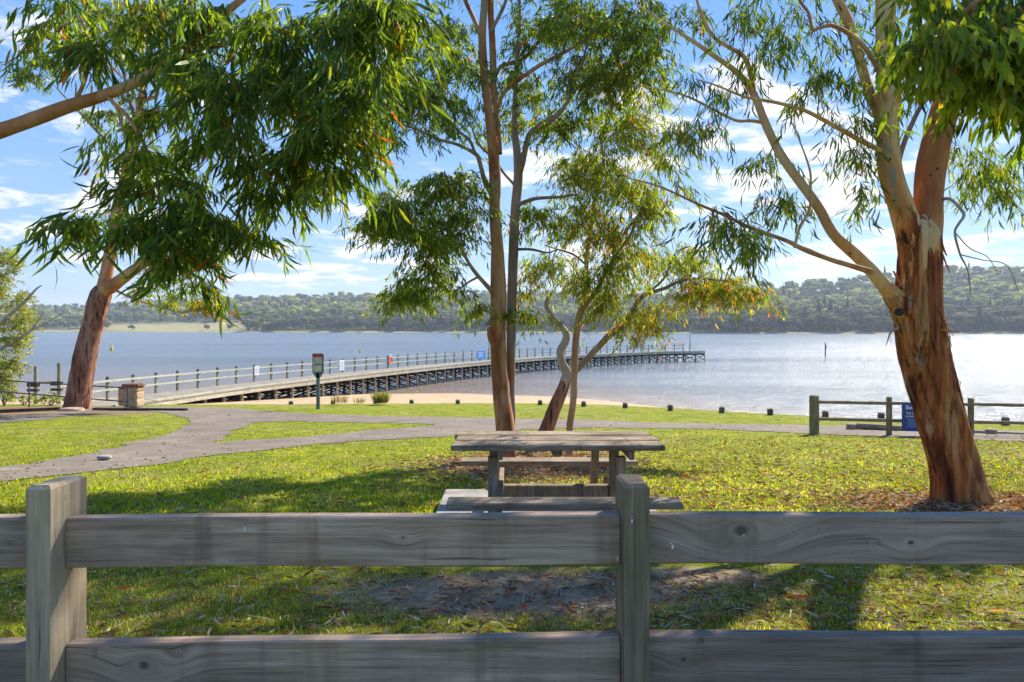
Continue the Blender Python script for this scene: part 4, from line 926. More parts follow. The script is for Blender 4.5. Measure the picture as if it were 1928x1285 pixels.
# --- near gum on the left, limb and heavy foliage over the view
DL = 5.0
b7 = [
 ([(-420, 1190, 5.0, 70), (-410, 900, 5.0, 58), (-400, 600, 5.0, 50), (-360, 420, 5.0, 42), (-330, 100, 5.0, 34), (-300, -300, 5.1, 24), (-280, -700, 5.2, 12)], 'trunk', {'mat': M['bark_rough'], 'sides': 24, 'rough': .2}),
 ([(-365, 450, 5.0, 24), (-250, 350, 5.0, 19), (-120, 285, 5.0, 16), (0, 247, 5.0, 13.5), (60, 226, 5.0, 13), (130, 200, 5.0, 12), (190, 182, 5.0, 10.5), (250, 158, 5.0, 9.5), (300, 128, 5.0, 8.5), (360, 80, 5.1, 8), (430, 20, 5.2, 7), (500, -40, 5.3, 5), (560, -120, 5.4, 3)], 'branch', {'mat': M['bark_limb_orange'], 'sides': 20, 'rough': .1}),
 ([(300, 130, 5.0, 5.5), (360, 140, 4.95, 5), (430, 160, 4.9, 4.4), (520, 190, 4.9, 3.8), (600, 240, 4.85, 3), (660, 290, 4.8, 2)], 'branch'),
 ([(340, 100, 5.05, 5), (450, 80, 5.1, 4.4), (560, 70, 5.2, 3.8), (680, 60, 5.2, 3), (800, 70, 5.3, 2)], 'branch'),
 ([(200, 180, 5.0, 4), (240, 220, 4.9, 3.6), (280, 290, 4.9, 3), (300, 360, 4.85, 2.4), (300, 440, 4.8, 1.6)], 'branch'),
 ([(140, 196, 5.0, 4), (160, 150, 5.05, 3.4), (170, 90, 5.1, 2.8), (150, 30, 5.1, 2)], 'branch'),
 ([(430, 160, 4.9, 3.4), (450, 230, 4.85, 3), (470, 310, 4.8, 2.4), (460, 400, 4.8, 1.6), (470, 460, 4.8, 1)], 'branch'),
]
c7 = [(125, 50, 62, 62, 5.1, .4, 22), (190, 135, 62, 50, 5.0, .35, 20, WT_DARK), (260, 60, 90, 70, 5.1, .5, 30), (340, 120, 90, 60, 5.0, .4, 30, WT_DARK), (400, 50, 90, 60, 5.3, .5, 30, WT_DARK), (500, 90, 110, 80, 5.1, .6, 46), (620, 50, 100, 70, 5.2, .6, 40, WT_DARK), (740, 20, 100, 50, 5.3, .5, 34, WT_DARK), (815, 70, 56, 40, 5.3, .4, 14, WT_BR), (710, 90, 60, 60, 5.2, .4, 16),
      (410, 190, 90, 70, 4.9, .5, 34, WT_DARK), (560, 190, 100, 80, 4.9, .6, 46), (670, 190, 70, 70, 4.9, .5, 30), (710, 170, 50, 60, 4.8, .3, 14, WT_BR), (640, 280, 80, 60, 4.85, .5, 34), (550, 320, 100, 60, 4.85, .5, 38, WT_BR), (430, 300, 100, 70, 4.85, .5, 30, WT_GREEN), (320, 250, 60, 50, 4.9, .4, 14), (280, 350, 70, 50, 4.8, .4, 18), (370, 390, 80, 50, 4.8, .4, 18, WT_GREEN),
      (480, 375, 60, 30, 4.8, .4, 14, WT_DARK), (640, 345, 44, 34, 4.8, .3, 10), (240, 290, 40, 40, 4.9, .3, 9), (175, 445, 60, 30, 4.75, .3, 12), (125, 430, 26, 20, 4.75, .2, 4), (250, 450, 60, 40, 4.75, .3, 14), (340, 450, 60, 50, 4.75, .3, 20), (345, 530, 34, 44, 4.75, .25, 13), (420, 450, 60, 44, 4.75, .3, 12), (490, 470, 34, 34, 4.75, .2, 7), (600, 120, 130, 90, 5.3, .5, 40, WT_DARK),
      (-200, 0, 150, 180, 5.2, .8, 60), (300, -200, 400, 100, 5.4, 1.2, 120)]
make_tree('near gum reaching in from the left with heavy drooping green foliage', 'tree', (-420, 1110, 5.0), b7, [(q[0], q[1], q[2] * .86, q[3] * .86, q[4], q[5], int(q[6] / 1.6) + 1) + tuple(q[7:]) for q in c7], (.29, .155, .021, PAL, WT_GREEN, 1.3), M['bark_rough'], M['bark_limb_orange'], sprays_as_parts=290, nl=21, twig_r=.0035)

# --- old gum by the jetty start on the left
DO = 28.6
b8 = [
 ([(142, 786, DO, 30), (145, 770, DO, 23), (148, 745, DO, 20.5), (157, 690, DO, 19), (168, 640, DO, 18), (178, 595, DO, 17), (187, 562, DO, 17), (193, 545, DO, 14), (196, 536, DO, 6)], 'trunk', {'mat': M['bark_fissured'], 'sides': 30, 'rough': .22, 'freq': 4, 'k': 8}),
 ([(192, 555, DO, 13), (202, 510, DO, 11), (212, 450, DO, 10.5), (222, 390, DO, 10), (238, 330, DO, 9.5), (252, 275, DO, 9), (262, 215, DO, 7), (268, 150, DO, 5), (262, 60, DO, 3)], 'branch', {'mat': M['bark_limb_orange'], 'sides': 14}),
 ([(188, 552, DO, 12), (210, 540, DO - .2, 12), (240, 518, DO - .5, 10), (272, 495, DO - .8, 9), (310, 470, DO - 1, 7), (350, 445, DO - 1.4, 5), (390, 410, DO - 1.7, 3)], 'branch', {'mat': M['bark_limb_orange'], 'sides': 14}),
 ([(250, 280, DO, 5), (232, 240, DO, 4.4), (222, 205, DO, 4), (200, 180, DO, 3), (180, 150, DO, 2)], 'branch'),
 ([(240, 310, DO, 3.6), (215, 280, DO, 3), (180, 245, DO, 2.6), (150, 212, DO, 2), (110, 170, DO, 1.3)], 'branch'),
 ([(254, 275, DO, 4), (275, 255, DO, 3.6), (305, 235, DO, 3), (330, 210, DO, 2)], 'branch'),
 ([(258, 240, DO, 4), (240, 170, DO, 3.4), (225, 100, DO, 2.8), (210, 40, DO, 2)], 'branch'),
 ([(222, 400, DO, 2.6), (245, 412, DO, 2), (262, 398, DO, 1.6), (270, 385, DO, 1)], 'branch'),
 ([(215, 545, DO, 3), (250, 562, DO, 2.4), (300, 578, DO, 2), (345, 588, DO, 1.6), (390, 578, DO, 1)], 'branch', {'mat': M['dead']}),
]
c8 = [(50, 152, 26, 18, DO, .8, 28, WT_DARK), (82, 120, 22, 22, DO, .8, 20, WT_DARK), (205, 225, 22, 12, DO, .6, 12, WT_DARK), (165, 225, 14, 14, DO, .5, 8, WT_DARK), (240, 195, 14, 22, DO, .5, 10), (330, 215, 30, 26, DO, .7, 18), (250, 60, 90, 60, DO, 2, 130), (340, 120, 60, 50, DO, 1.5, 60), (300, 515, 40, 40, DO - .8, 1, 50), (345, 520, 28, 40, DO - 1, 1, 34), (265, 555, 22, 14, DO, .5, 12, WT_YEL), (360, 450, 60, 50, DO - 1.3, 1.4, 60), (320, 330, 70, 60, DO, 1.5, 60), (395, 580, 25, 20, DO, .5, 34, WT_RUST), (320, 572, 22, 10, DO, .4, 10, WT_YEL), (200, 420, 40, 40, DO, 1, 24), (180, 20, 70, 30, DO, 1.4, 30)]
make_tree('old gum with a thick fissured red-brown trunk left of the jetty', 'tree', (142, 772, DO), b8, c8, (.60, .20, .050, PAL, WT_GREEN, .8), M['bark_fissured'], M['bark_grey'], nl=20, twig_r=.008)

# --- shaggy shore tree at the left edge, with dead limbs
DS = 31.0
b9 = [
 ([(-60, 775, DS, 14), (-55, 700, DS, 12), (-50, 620, DS, 10), (-35, 550, DS, 7), (-20, 490, DS, 4)], 'trunk', {'mat': M['bark_fissured']}),
 ([(-50, 650, DS, 5), (0, 610, DS - .3, 4), (28, 585, DS - .4, 3.2), (50, 565, DS - .4, 2.6), (68, 545, DS - .4, 1.8), (78, 538, DS - .4, 1)], 'branch', {'mat': M['dead']}),
 ([(-50, 690, DS, 5), (0, 658, DS - .5, 4), (30, 642, DS - .6, 3.4), (55, 625, DS - .6, 2.6), (68, 610, DS - .6, 1.8), (82, 590, DS - .6, 1)], 'branch', {'mat': M['dead']}),
 ([(58, 622, DS - .6, 1.6), (85, 610, DS - .6, 1.4), (108, 596, DS - .6, 1), (120, 590, DS - .6, .6)], 'branch', {'mat': M['dead']}),
]
PALS = [(.13, .15, .07), (.19, .21, .10), (.09, .11, .05), (.25, .27, .13), (.30, .20, .06), (.30, .28, .12)]
c9 = [(8, 505, 30, 34, DS, 1, 60), (5, 550, 34, 34, DS, 1, 60), (38, 600, 30, 24, DS, 1, 50), (20, 640, 46, 34, DS, 1, 80), (20, 690, 40, 20, DS, 1, 40), (-50, 560, 60, 90, DS, 1.5, 90), (-40, 680, 60, 60, DS, 1.5, 60), (5, 720, 28, 30, DS - .6, 1, 40, WT_YEL), (40, 560, 16, 20, DS, .6, 16)]
root9 = make_tree('shaggy grey-green shore tree with bleached dead limbs at the left edge', 'tree', (-60, 768, DS), b9, c9, (.42, .17, .035, PALS, WT_YEL, .3), M['bark_fissured'], M['dead'], name='shore_tree', nl=24, twig_r=.006)

# shrubs behind the pipe fence
def shrub(px, py, rx, ry, D_, n_, label, wt=WT_YEL, name='shrub'):
    r0 = empty(name, P(px, py + ry, D_), label=label, category='shrub')
    rl = np.array(r0.location)
    u = rng.normal(size=(n_, 3)); u /= np.linalg.norm(u, axis=1)[:, None]; u *= rng.uniform(0, 1, (n_, 1)) ** .5
    c = np.stack([u[:, 0] * rx / F * D_, u[:, 1] * rx / F * D_, u[:, 2] * ry / F * D_ + ry / F * D_], -1)
    b_, d_, l_, w_, c_, tw = spray_leaves(c, .25, 18, .13, .035, PALS, wt, -.6)
    v, f, cc_ = leaf_arrays(b_, d_, l_, w_, c_); mesh('foliage', v, f, M['leaf'], r0, False, cc_, kind='stuff')
    st = MB()
    for i in range(5):
        a = i * 1.26; st.cyl((0, 0, -.1), (math.cos(a) * rx / F * D_ * .5, math.sin(a) * .2, ry / F * D_ * 1.2), .02, .006, 6)
    st.build('stems', M['twig'], r0)
shrub(8, 738, 22, 24, 30.6, 60, 'yellow-green bush below the shaggy shore tree at left edge')
shrub(96, 752, 26, 9, 31, 40, 'low green bush left of the old gum behind the pipe fence')
shrub(45, 752, 22, 10, 31.2, 30, 'pale low bush under the first mooring pole')

# ------------------------------------------------------------------ jetty
DK = CZ - 3.45         # deck level
ctrl = [(-20.6, 30.6), (-19.9, 33.6), (-17.4, 43.5), (-10.1, 62.5), (-4.7, 73.2), (3.6, 86), (18.2, 102.4), (27.3, 107.6), (29.3, 108.4)]
cv = cr(ctrl, 24); seg = np.linalg.norm(np.diff(cv, axis=0), axis=1); arc = np.concatenate([[0], np.cumsum(seg)])
def at_s(s): return np.array([np.interp(s, arc, cv[:, 0]), np.interp(s, arc, cv[:, 1])])
def tan_s(s): 
    d = at_s(min(s + .3, arc[-1])) - at_s(max(s - .3, 0)); return d / np.linalg.norm(d)
WD = 3.1
def frame(s):
    p = at_s(s); t_ = tan_s(s); r = np.array([t_[1], -t_[0]]); return p, t_, r     # r points to the near (right-hand) side
jet = empty('jetty', (cv[0][0], cv[0][1], DK), label='long curving timber jetty running out into the lake', category='jetty')
JL = np.array(jet.location)
def jb(mb, name, mat, **kw):
    o = mb.build(name, mat, jet, **kw); o.matrix_parent_inverse.identity(); o.location = -jet.location; return o
# deck boards, real boards but far too small to pick apart
mb = MB(); s = 0.0; L = arc[-1]
while s < L - .05:
    p, t_, r = frame(s + .09); a = math.atan2(t_[1], t_[0]); c = p + r * (WD / 2)
    mb.box((c[0], c[1], DK - .03 + random.uniform(-.004, .004)), (.175, WD + .1, .05), rz=a); s += .2
jb(mb, 'deck_boards', M['jetty_deck'], kind='stuff')
def beam(mb, pa, pb, za, zb, wx, wz):
    pa = Vector((pa[0], pa[1], za)); pb = Vector((pb[0], pb[1], zb)); d = pb - pa
    mb.box((pa + pb) / 2, (d.length, wx, wz), rz=math.atan2(d.y, d.x), ry=-math.asin(max(-1, min(1, d.z / d.length))))
bay = 1.7; npost = int((L - 3.0) / bay) + 1
S0 = 3.06
posts = [S0 + i * (L - 2.6 - S0) / 54 for i in range(55)]
allS = [0.3, 1.7] + posts + [L - .25]
pm = {}
def inst(key, name, maker, mat, loc, rz=0., **kw):
    if key not in pm:
        o = maker().build(name, mat, jet, **kw); pm[key] = o
    else:
        o = pm[key].copy(); COL.objects.link(o); o.parent = jet
    o.location = Vector(loc) - jet.location; o.rotation_euler = (0, 0, rz); return o
for i, s in enumerate(posts):
    p, t_, r = frame(s); a = math.atan2(t_[1], t_[0])
    o = inst('post', 'railing_post', lambda: MB().box((0, 0, .5), (.12, .12, 1.02), bev=.012), M['jetty_post'], (p[0], p[1], DK + .0), a)
    q = inst('cap', 'post_cap', lambda: MB().cyl((0, 0, 0), (0, 0, .035), .085, .08, 8).cyl((0, 0, .035), (0, 0, .12), .075, .015, 8), M['cap'], (p[0], p[1], DK + 1.012), a)
for i in range(len(posts) - 1):
    sa, sb = posts[i], posts[i + 1]; pa, _, ra = frame(sa); pb, _, rb = frame(sb)
    e = .09
    for nm, z, h in (('top_rail', .90, .09), ('middle_rail', .47, .085)):
        mb = MB(); beam(mb, pa + ra * e, pb + rb * e, DK + z, DK + z, .05, h); jb(mb, nm, M['jetty_rail'])
# rail start to the left of the first post
mb = MB(); pa, _, ra = frame(.3); pb, _, rb = frame(posts[0]); beam(mb, pa + ra * .09, pb + rb * .09, DK + .86, DK + .90, .05, .09); jb(mb, 'top_rail', M['jetty_rail'])
mb = MB(); beam(mb, pa + ra * .09, pb + rb * .09, DK + .42, DK + .47, .05, .085); jb(mb, 'middle_rail', M['jetty_rail'])
for i in range(len(allS) - 1):
    sa, sb = allS[i], allS[i + 1]; pa, _, ra = frame(sa); pb, _, rb = frame(sb)
    na, nb_ = pa + ra * WD, pb + rb * WD
    mb = MB(); beam(mb, na + ra * .03, nb_ + rb * .03, DK - .17, DK - .17, .08, .19); jb(mb, 'edge_beam', M['jetty_pale'])
    mb = MB(); beam(mb, na - ra * .12, nb_ - rb * .12, DK + .05, DK + .05, .14, .09); jb(mb, 'kerb_beam', M['jetty_pale'])
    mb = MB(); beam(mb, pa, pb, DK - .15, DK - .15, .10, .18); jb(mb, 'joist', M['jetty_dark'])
bot = WATER - .6
for i, s in enumerate(allS):
    p, t_, r = frame(s); a = math.atan2(t_[1], t_[0]); nr = p + r * (WD - .12)
    gz0 = max(bot, -99)
    o = inst('pile', 'pile', lambda: MB().cyl((0, 0, bot - DK), (0, 0, -.07), .09, .085, 9), M['jetty_pile'], (nr[0], nr[1], DK), a, smooth=True)
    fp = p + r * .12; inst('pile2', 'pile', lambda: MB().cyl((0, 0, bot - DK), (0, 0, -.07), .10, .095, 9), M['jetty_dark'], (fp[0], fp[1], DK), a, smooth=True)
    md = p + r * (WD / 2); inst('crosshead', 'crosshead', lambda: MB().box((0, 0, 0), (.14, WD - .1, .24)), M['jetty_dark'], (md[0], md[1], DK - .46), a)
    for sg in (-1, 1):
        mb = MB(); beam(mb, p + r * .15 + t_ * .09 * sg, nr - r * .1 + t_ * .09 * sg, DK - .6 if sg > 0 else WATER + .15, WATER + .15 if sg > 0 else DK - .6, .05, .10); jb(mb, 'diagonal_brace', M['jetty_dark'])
for i in range(2, len(allS) - 1):
    sa, sb = allS[i], allS[i + 1]; pa, _, ra = frame(sa); pb, _, rb = frame(sb)
    for z in (-.62, -1.0):
        mb = MB(); beam(mb, pa + ra * .1, pb + rb * .1, DK + z, DK + z, .05, .09); jb(mb, 'waler', M['jetty_brown'])

# signs and lifebuoy hung on the railing
def rail_board(px, D_, w_, h_, zc_, mat, name, label, cat, lines=True, par=None):
    s = posts[int(np.argmin([abs(964 + at_s(q)[0] / at_s(q)[1] * F - px) for q in np.linspace(posts[0], posts[-1], 400)]) / 400 * 54)] if False else None
    qs = np.linspace(posts[0], posts[-1], 900); pxv = np.array([964 + at_s(q)[0] / at_s(q)[1] * F for q in qs]); sq = qs[int(np.argmin(abs(pxv - px)))]
    p, t_, r = frame(sq); a = math.atan2(t_[1], t_[0]); c = p + r * .16
    root = empty(name, (c[0], c[1], DK + zc_), label=label, category=cat); root.rotation_euler = (0, 0, a)
    MB().box((0, 0, 0), (w_, .02, h_), bev=.004).build('sign_panel', mat, root)
    return root, a
r_, _ = rail_board(480, 0, .42, .60, .72, M['white'], 'notice_sign', 'small white notice hung on the jetty rail, nearest the shore', 'sign')
for k in range(4): MB().box((0, -.016, .18 - k * .1), (.30 - .05 * (k % 2), .004, .025)).build('print_line', M['text_grey'], r_)
r_, _ = rail_board(640, 0, .62, .80, .60, M['white'], 'notice_sign', 'larger white notice on the jetty rail behind the map sign', 'sign')
for k in range(5): MB().box((0, -.016, .25 - k * .12), (.46 - .06 * (k % 2), .004, .03)).build('print_line', M['text_grey'], r_)
r_, ang = rail_board(904, 0, 1.75, .95, .62, M['blue2'], 'blue_banner', 'bright blue banner on the jetty rail beside the twin trunks', 'banner')
for k in range(3): MB().box((-.1, -.016, .22 - k * .2), (1.1 - .3 * (k % 2), .004, .08)).build('print_line', M['white_print'], r_)
qs = np.linspace(posts[0], posts[-1], 900); pxv = np.array([964 + at_s(q)[0] / at_s(q)[1] * F for q in qs]); sq = qs[int(np.argmin(abs(pxv - 732)))]
p, t_, r = frame(sq); a = math.atan2(t_[1], t_[0]); c = p + r * .2
bm = bmesh.new(); V = []; Fc = []
for i in range(20):
    for j in range(8):
        A, B = 2 * math.pi * i / 20, 2 * math.pi * j / 8; R = .30 + .075 * math.cos(B); V.append((R * math.cos(A), .075 * math.sin(B), R * math.sin(A))); Fc.append([i * 8 + j, ((i + 1) % 20) * 8 + j, ((i + 1) % 20) * 8 + (j + 1) % 8, i * 8 + (j + 1) % 8])
bm.free(); o = mesh('lifebuoy', V, Fc, M['orange'], None, True, label='orange lifebuoy hung on the jetty rail', category='lifebuoy'); o.location = (c[0], c[1], DK + .68); o.rotation_euler = (0, 0, a)
mb = MB(); mb.box((.0, 0, .5), (.5, .1, .04)).build('hanger', M['white'], o)

# light poles
def light_pole(px, py0, py1, D_, label):
    b = P(px, py0, D_); root = empty('light_pole', b, label=label, category='light pole'); h = (py0 - py1) / F * D_
    MB().cyl((0, 0, 0), (0, 0, h), .09, .06, 10).build('pole', M['steel'], root, smooth=True)
    MB().box((0, 0, h + .05), (.7, .35, .18), bev=.04).build('lamp_head', M['cap'], root)
    MB().box((0, 0, h + .3), (.12, .12, .32)).cyl((0, 0, h + .1), (0, 0, h + .2), .03).build('bracket', M['cap'], root)
light_pole(1299, 661, 609, 107.8, 'tall light pole at the far end of the jetty')
light_pole(921, 677, 612, 77.0, 'pale pole on the jetty half hidden by the twin trunks')
# channel marker and buoys
def pole_marker(px, pyb, pyt, r, label):
    D_ = 5.0 * F / (pyb - HY); b = P(px, pyb, D_); h = (pyb - pyt) / F * D_
    root = empty('channel_marker', b, label=label, category='channel marker')
    MB().cyl((0, 0, -.5), (0, 0, h), r, r * .9, 10).build('pile', M['navpost'], root, smooth=True)
    MB().cyl((0, 0, h), (0, 0, h + .1), r * 1.6, r * 1.3, 10).cyl((0, 0, h + .1), (0, 0, h + .4), r * .8, r * .7, 10).build('lantern', M['cap'], root)
    MB().box((0, -r * 1.2, h * .8), (r * 3, .04, r * 4)).build('marker_board', M['navpost'], root)
pole_marker(1554, 671, 650, .12, 'dark channel marker pile standing alone in the water')
def buoy(px, pyb, pyt, label):
    D_ = 5.0 * F / (pyb - HY); b = P(px, pyb, D_); h = (pyb - pyt) / F * D_
    root = empty('buoy', b, label=label, category='buoy')
    MB().cyl((0, 0, -.2), (0, 0, h * .35), h * .26, h * .26, 12).build('float', M['yellow'], root, smooth=True)
    MB().cyl((0, 0, h * .35), (0, 0, h), h * .16, h * .04, 10).build('topmark', M['yellow'], root, smooth=True)
buoy(210, 660, 648, 'yellow buoy far left, right of the old gum')
buoy(678, 664, 656, 'small yellow buoy above the jetty, right of the map sign')

# mooring posts on the left
def mooring(px, D_, pyt, pyb, arm, label):
    b = P(px, pyb, D_); root = empty('mooring_pole', b, label=label, category='mooring pole'); h = (pyb - pyt) / F * D_
    MB().cyl((0, 0, -.6), (0, 0, h), .10, .085, 10).build('pole', M['jetty_post'], root, smooth=True)
    MB().box((-.12, 0, h * .40), (.55, .2, .20)).build('fender_block', M['jetty_dark'], root)
    MB().box((-.12, 0, h * .22), (.55, .2, .12)).build('fender_block', M['jetty_dark'], root)
    if arm: MB().box((-arm / 2, .15, h * .42), (arm, .06, .14)).build('walkway_rail', M['jetty_pale'], root)
mooring(67, 36, 690, 748, 0, 'shorter timber mooring pole at the far left')
mooring(111, 36, 684, 748, 1.4, 'taller timber mooring pole beside the old gum')

# ------------------------------------------------------------------ pipe fence on the left
pf = empty('pipe_fence', P(55, 766, 29.6), label='thin brown two-rail pipe fence beside the old gum', category='fence')
def pfp(mb, name): 
    o = mb.build(name, M['pipe'], pf, smooth=True); o.location = -pf.location
for px, py0, py1, D_ in ((-90, 766, 712, 30), (55, 763, 720, 29.6), (241, 780, 730, 28.4)):
    pfp(MB().cyl(P(px, py0 + 4, D_), P(px, py1, D_), .032, n=8), 'fence_post')
pfp(MB().cyl(P(-90, 709, 30), P(55, 720, 29.6), .028, n=8), 'rail'); pfp(MB().cyl(P(55, 720, 29.6), P(241, 731, 28.4), .028, n=8), 'rail')
pfp(MB().cyl(P(-90, 732, 30), P(55, 742, 29.6), .028, n=8), 'rail'); pfp(MB().cyl(P(55, 742, 29.6), P(241, 757, 28.4), .028, n=8), 'rail')

def rocky(name, size, seed, mat, amp=.12, sub=3, pw=.55):
    V, Fc = ico(sub); 
    V = np.sign(V) * np.abs(V) ** pw
    V = np.array([np.array(v) * (1 + amp * noise.fractal(Vector(v) * 1.6 + Vector((seed, 0, 0)), 1, 2, 4)) for v in V]) * np.array(size) / 2
    return V, Fc
# stone gate pillars
def stone(name, px, py, D_, size, label, cat='stone', seed=1, parent=None, rz=0., mat=None, root_z=0.):
    b = P(px, py, D_); V, Fc = rocky(name, size, seed, None); V[:, 2] += size[2] * .42
    o = mesh(name, V, Fc, mat or M['stone'], None, True, label=label, category=cat); o.location = b; o.rotation_euler = (0, 0, rz); return o
pil = empty('stone_pillar', P(252, 766, 29.2), label='squat sandstone pillar at the shore end of the jetty', category='pillar')
for k, (z, h, sx) in enumerate(((.0, .34, .62), (.33, .33, .60), (.65, .20, .60))):
    V, Fc = rocky('stone_course', (sx, .6, h * 1.02), 3 + k, None, .04, 3, .22); V[:, 2] += z + h / 2; mesh('stone_block', V, Fc, M['stone'], pil, True)
V, Fc = rocky('cap', (.74, .72, .15), 9, None, .05, 3, .25); V[:, 2] += .92; mesh('cap_stone', V, Fc, M['bark_fissured'], pil, True)
pil2 = empty('stone_pillar', P(234, 763, 30.2), label='smaller dark-topped pillar just left of the sandstone pillar', category='pillar')
V, Fc = rocky('b', (.34, .4, .74), 13, None, .04, 3, .22); V[:, 2] += .36; mesh('stone_block', V, Fc, M['stone'], pil2, True)
V, Fc = rocky('b', (.42, .46, .12), 14, None, .06); V[:, 2] += .78; mesh('cap_stone', V, Fc, M['bark_fissured'], pil2, True)
stone('boulder', 136, 779, 27.2, (.95, .5, .26), 'long flat sandstone slab at the foot of the old gum', seed=4, rz=-.1)
stone('boulder', 203, 776, 27.8, (.5, .35, .16), 'small reddish stone right of the old gum', seed=5, rz=-.1)
stone('boulder', 197, 865, float(px_ground(197, 868)[1]), (.22, .14, .07), 'little pale rock lying on the gravel path', seed=8, mat=M['concrete'])
st = empty('tree_stump', P(92, 794, 25.4), label='dark broken stump on the lawn before the old gum', category='stump')
for k, (dx, h, r0) in enumerate(((-.22, .26, .10), (0, .16, .11), (.2, .22, .08))): MB().cyl((dx, 0, -.05), (dx + .04 * k - .04, .03, h), r0, r0 * .75, 8).build('stub', M['jetty_dark'], st)
# timber edging across the jetty entry
def edging(px0, py0, px1, py1, label, hh=.12, w_=.14, mat='jetty_dark'):
    a = px_ground(px0, py0); b = px_ground(px1, py1); za, zb = float(gz(a[1])), float(gz(b[1]))
    root = empty('edging_log', ((a[0] + b[0]) / 2, (a[1] + b[1]) / 2, (za + zb) / 2), label=label, category='edging log')
    mb = MB(); beam(mb, a, b, za + hh * .3, zb + hh * .3, w_, hh); o = mb.build('log', M[mat], root); o.location = -root.location
    return root
edging(176, 773, 352, 774, 'dark timber edging along the path at the jetty entry')
edging(-40, 780, 112, 773, 'dark timber edging left of the old gum', .16)

# ------------------------------------------------------------------ map sign
ms = empty('map_sign', P(599, 771, 28.4), label='grey-green posted map board with a red header beside the path', category='sign')
sh_ = 28.4 / F
MB().box((0, 0, .82), (.14, .10, 1.9), bev=.015).build('post', M['signpole'], ms)
MB().add([(-.07, -.05, 1.30), (.07, -.05, 1.30), (.22, -.05, 1.52), (-.22, -.05, 1.52), (-.07, .05, 1.30), (.07, .05, 1.30), (.22, .05, 1.52), (-.22, .05, 1.52)], [[0, 1, 2, 3], [4, 7, 6, 5], [0, 4, 5, 1], [1, 5, 6, 2], [2, 6, 7, 3], [3, 7, 4, 0]]).build('neck', M['signpole'], ms)
MB().box((0, 0, 1.92), (.46, .12, .80), bev=.03).build('frame', M['signframe'], ms)
MB().box((0, -.064, 2.24), (.36, .012, .10)).build('header', M['red'], ms)
MB().box((0, -.064, 2.02), (.36, .012, .30)).build('map_panel', M['map'], ms)
MB().box((0, -.064, 1.69), (.36, .012, .28)).build('map_panel', M['map'], ms)
for k in range(6): MB().box((-.09 + .18 * (k % 2), -.073, 2.12 - .09 * (k // 2)), (.12, .004, .03)).build('print_block', M['text_grey'], ms)

# ------------------------------------------------------------------ bollards along the lawn edge
boll = None
bl = [(548, 762, .18, 'bollard right below the jetty, leftmost along the lawn edge'), (627, 761, .20, 'low bollard at lawn edge right of the map sign post'), (707, 760, .20, 'bollard at lawn edge beside the round tussock'), (775, 760, .20, 'bollard at lawn edge between the tussock and the twin trunks'),
      (862, 761, .22, 'bollard at lawn edge just left of the twin trunks'), (1017, 763, .24, 'bollard at lawn edge left of the crooked gum base'), (1099, 766, .25, 'bollard at lawn edge just right of the thin orange trunk'), (1177, 769, .25, 'second bollard right of the thin orange trunk'),
      (1262, 774, .26, 'third bollard right of the thin orange trunk'), (1359, 778, .26, 'bollard midway between the orange trunk and the log fence'), (1450, 782, .26, 'bollard just left of the green log fence'), (1554, 787, .26, 'bollard seen between the first fence posts, left'), (1659, 791, .26, 'bollard behind the log fence, left of its second post'), (1893, 797, .26, 'bollard behind the log fence at the right edge')]
for px, py, h, lab in bl:
    x, y = px_ground(px, py); y = min(y, float(E(x)) - .1); x = (px - CX) / F * y
    if boll is None:
        o = empty('bollard', (0, 0, 0)); boll = o
        MB().cyl((0, 0, -.3), (0, 0, .19), .10, .10, 14).build('post', M['log_dark'], o, smooth=True)
        MB().cyl((0, 0, .19), (0, 0, .225), .10, .085, 14).cyl((0, 0, .225), (0, 0, .25), .085, .05, 14).build('top', M['jetty_post'], o, smooth=True)
    else:
        o = boll.copy(); COL.objects.link(o)
        for ch in [c for c in boll.children]:
            d = ch.copy(); COL.objects.link(d); d.parent = o
    o.location = (x, y, float(gz(y)) + (h - .25) + .0); o.scale = (1.05, 1.05, 1.0); o['label'] = lab; o['category'] = 'bollard'; o['group'] = 'short bollards along the lawn edge'
# tussocks
def tussock(px, py, D_, r, h, nb_, label, c=(.20, .19, .06)):
    root = empty('tussock', P(px, py, D_), label=label, category='grass tussock'); k = nb_
    a = rng.uniform(0, 6.28, k); q = r * .5 * np.sqrt(rng.uniform(0, 1, k)); b = np.stack([q * np.cos(a), q * np.sin(a), 0 * a], -1)
    d = np.stack([np.cos(a) * rng.uniform(0, .5, k), np.sin(a) * rng.uniform(0, .5, k), 1 + 0 * a], -1)
    v, f, cc_ = leaf_arrays(b, d, h * rng.uniform(.6, 1.1, k), np.full(k, .025), np.array([c]) * rng.uniform(.6, 1.5, (k, 1)), .1)
    mesh('blades', v, f, M['grass'], root, False, cc_, kind='stuff')
tussock(717, 760, 31.5, .62, .58, 420, 'round olive tussock on the sand by the lawn edge')
tussock(640, 760, 31.3, .7, .42, 90, 'sparse brown reeds on the sand right of the map sign', (.18, .12, .06))
tussock(676, 760, 31.6, .5, .3, 50, 'thin reed tuft on the sand left of the round tussock', (.18, .14, .06))

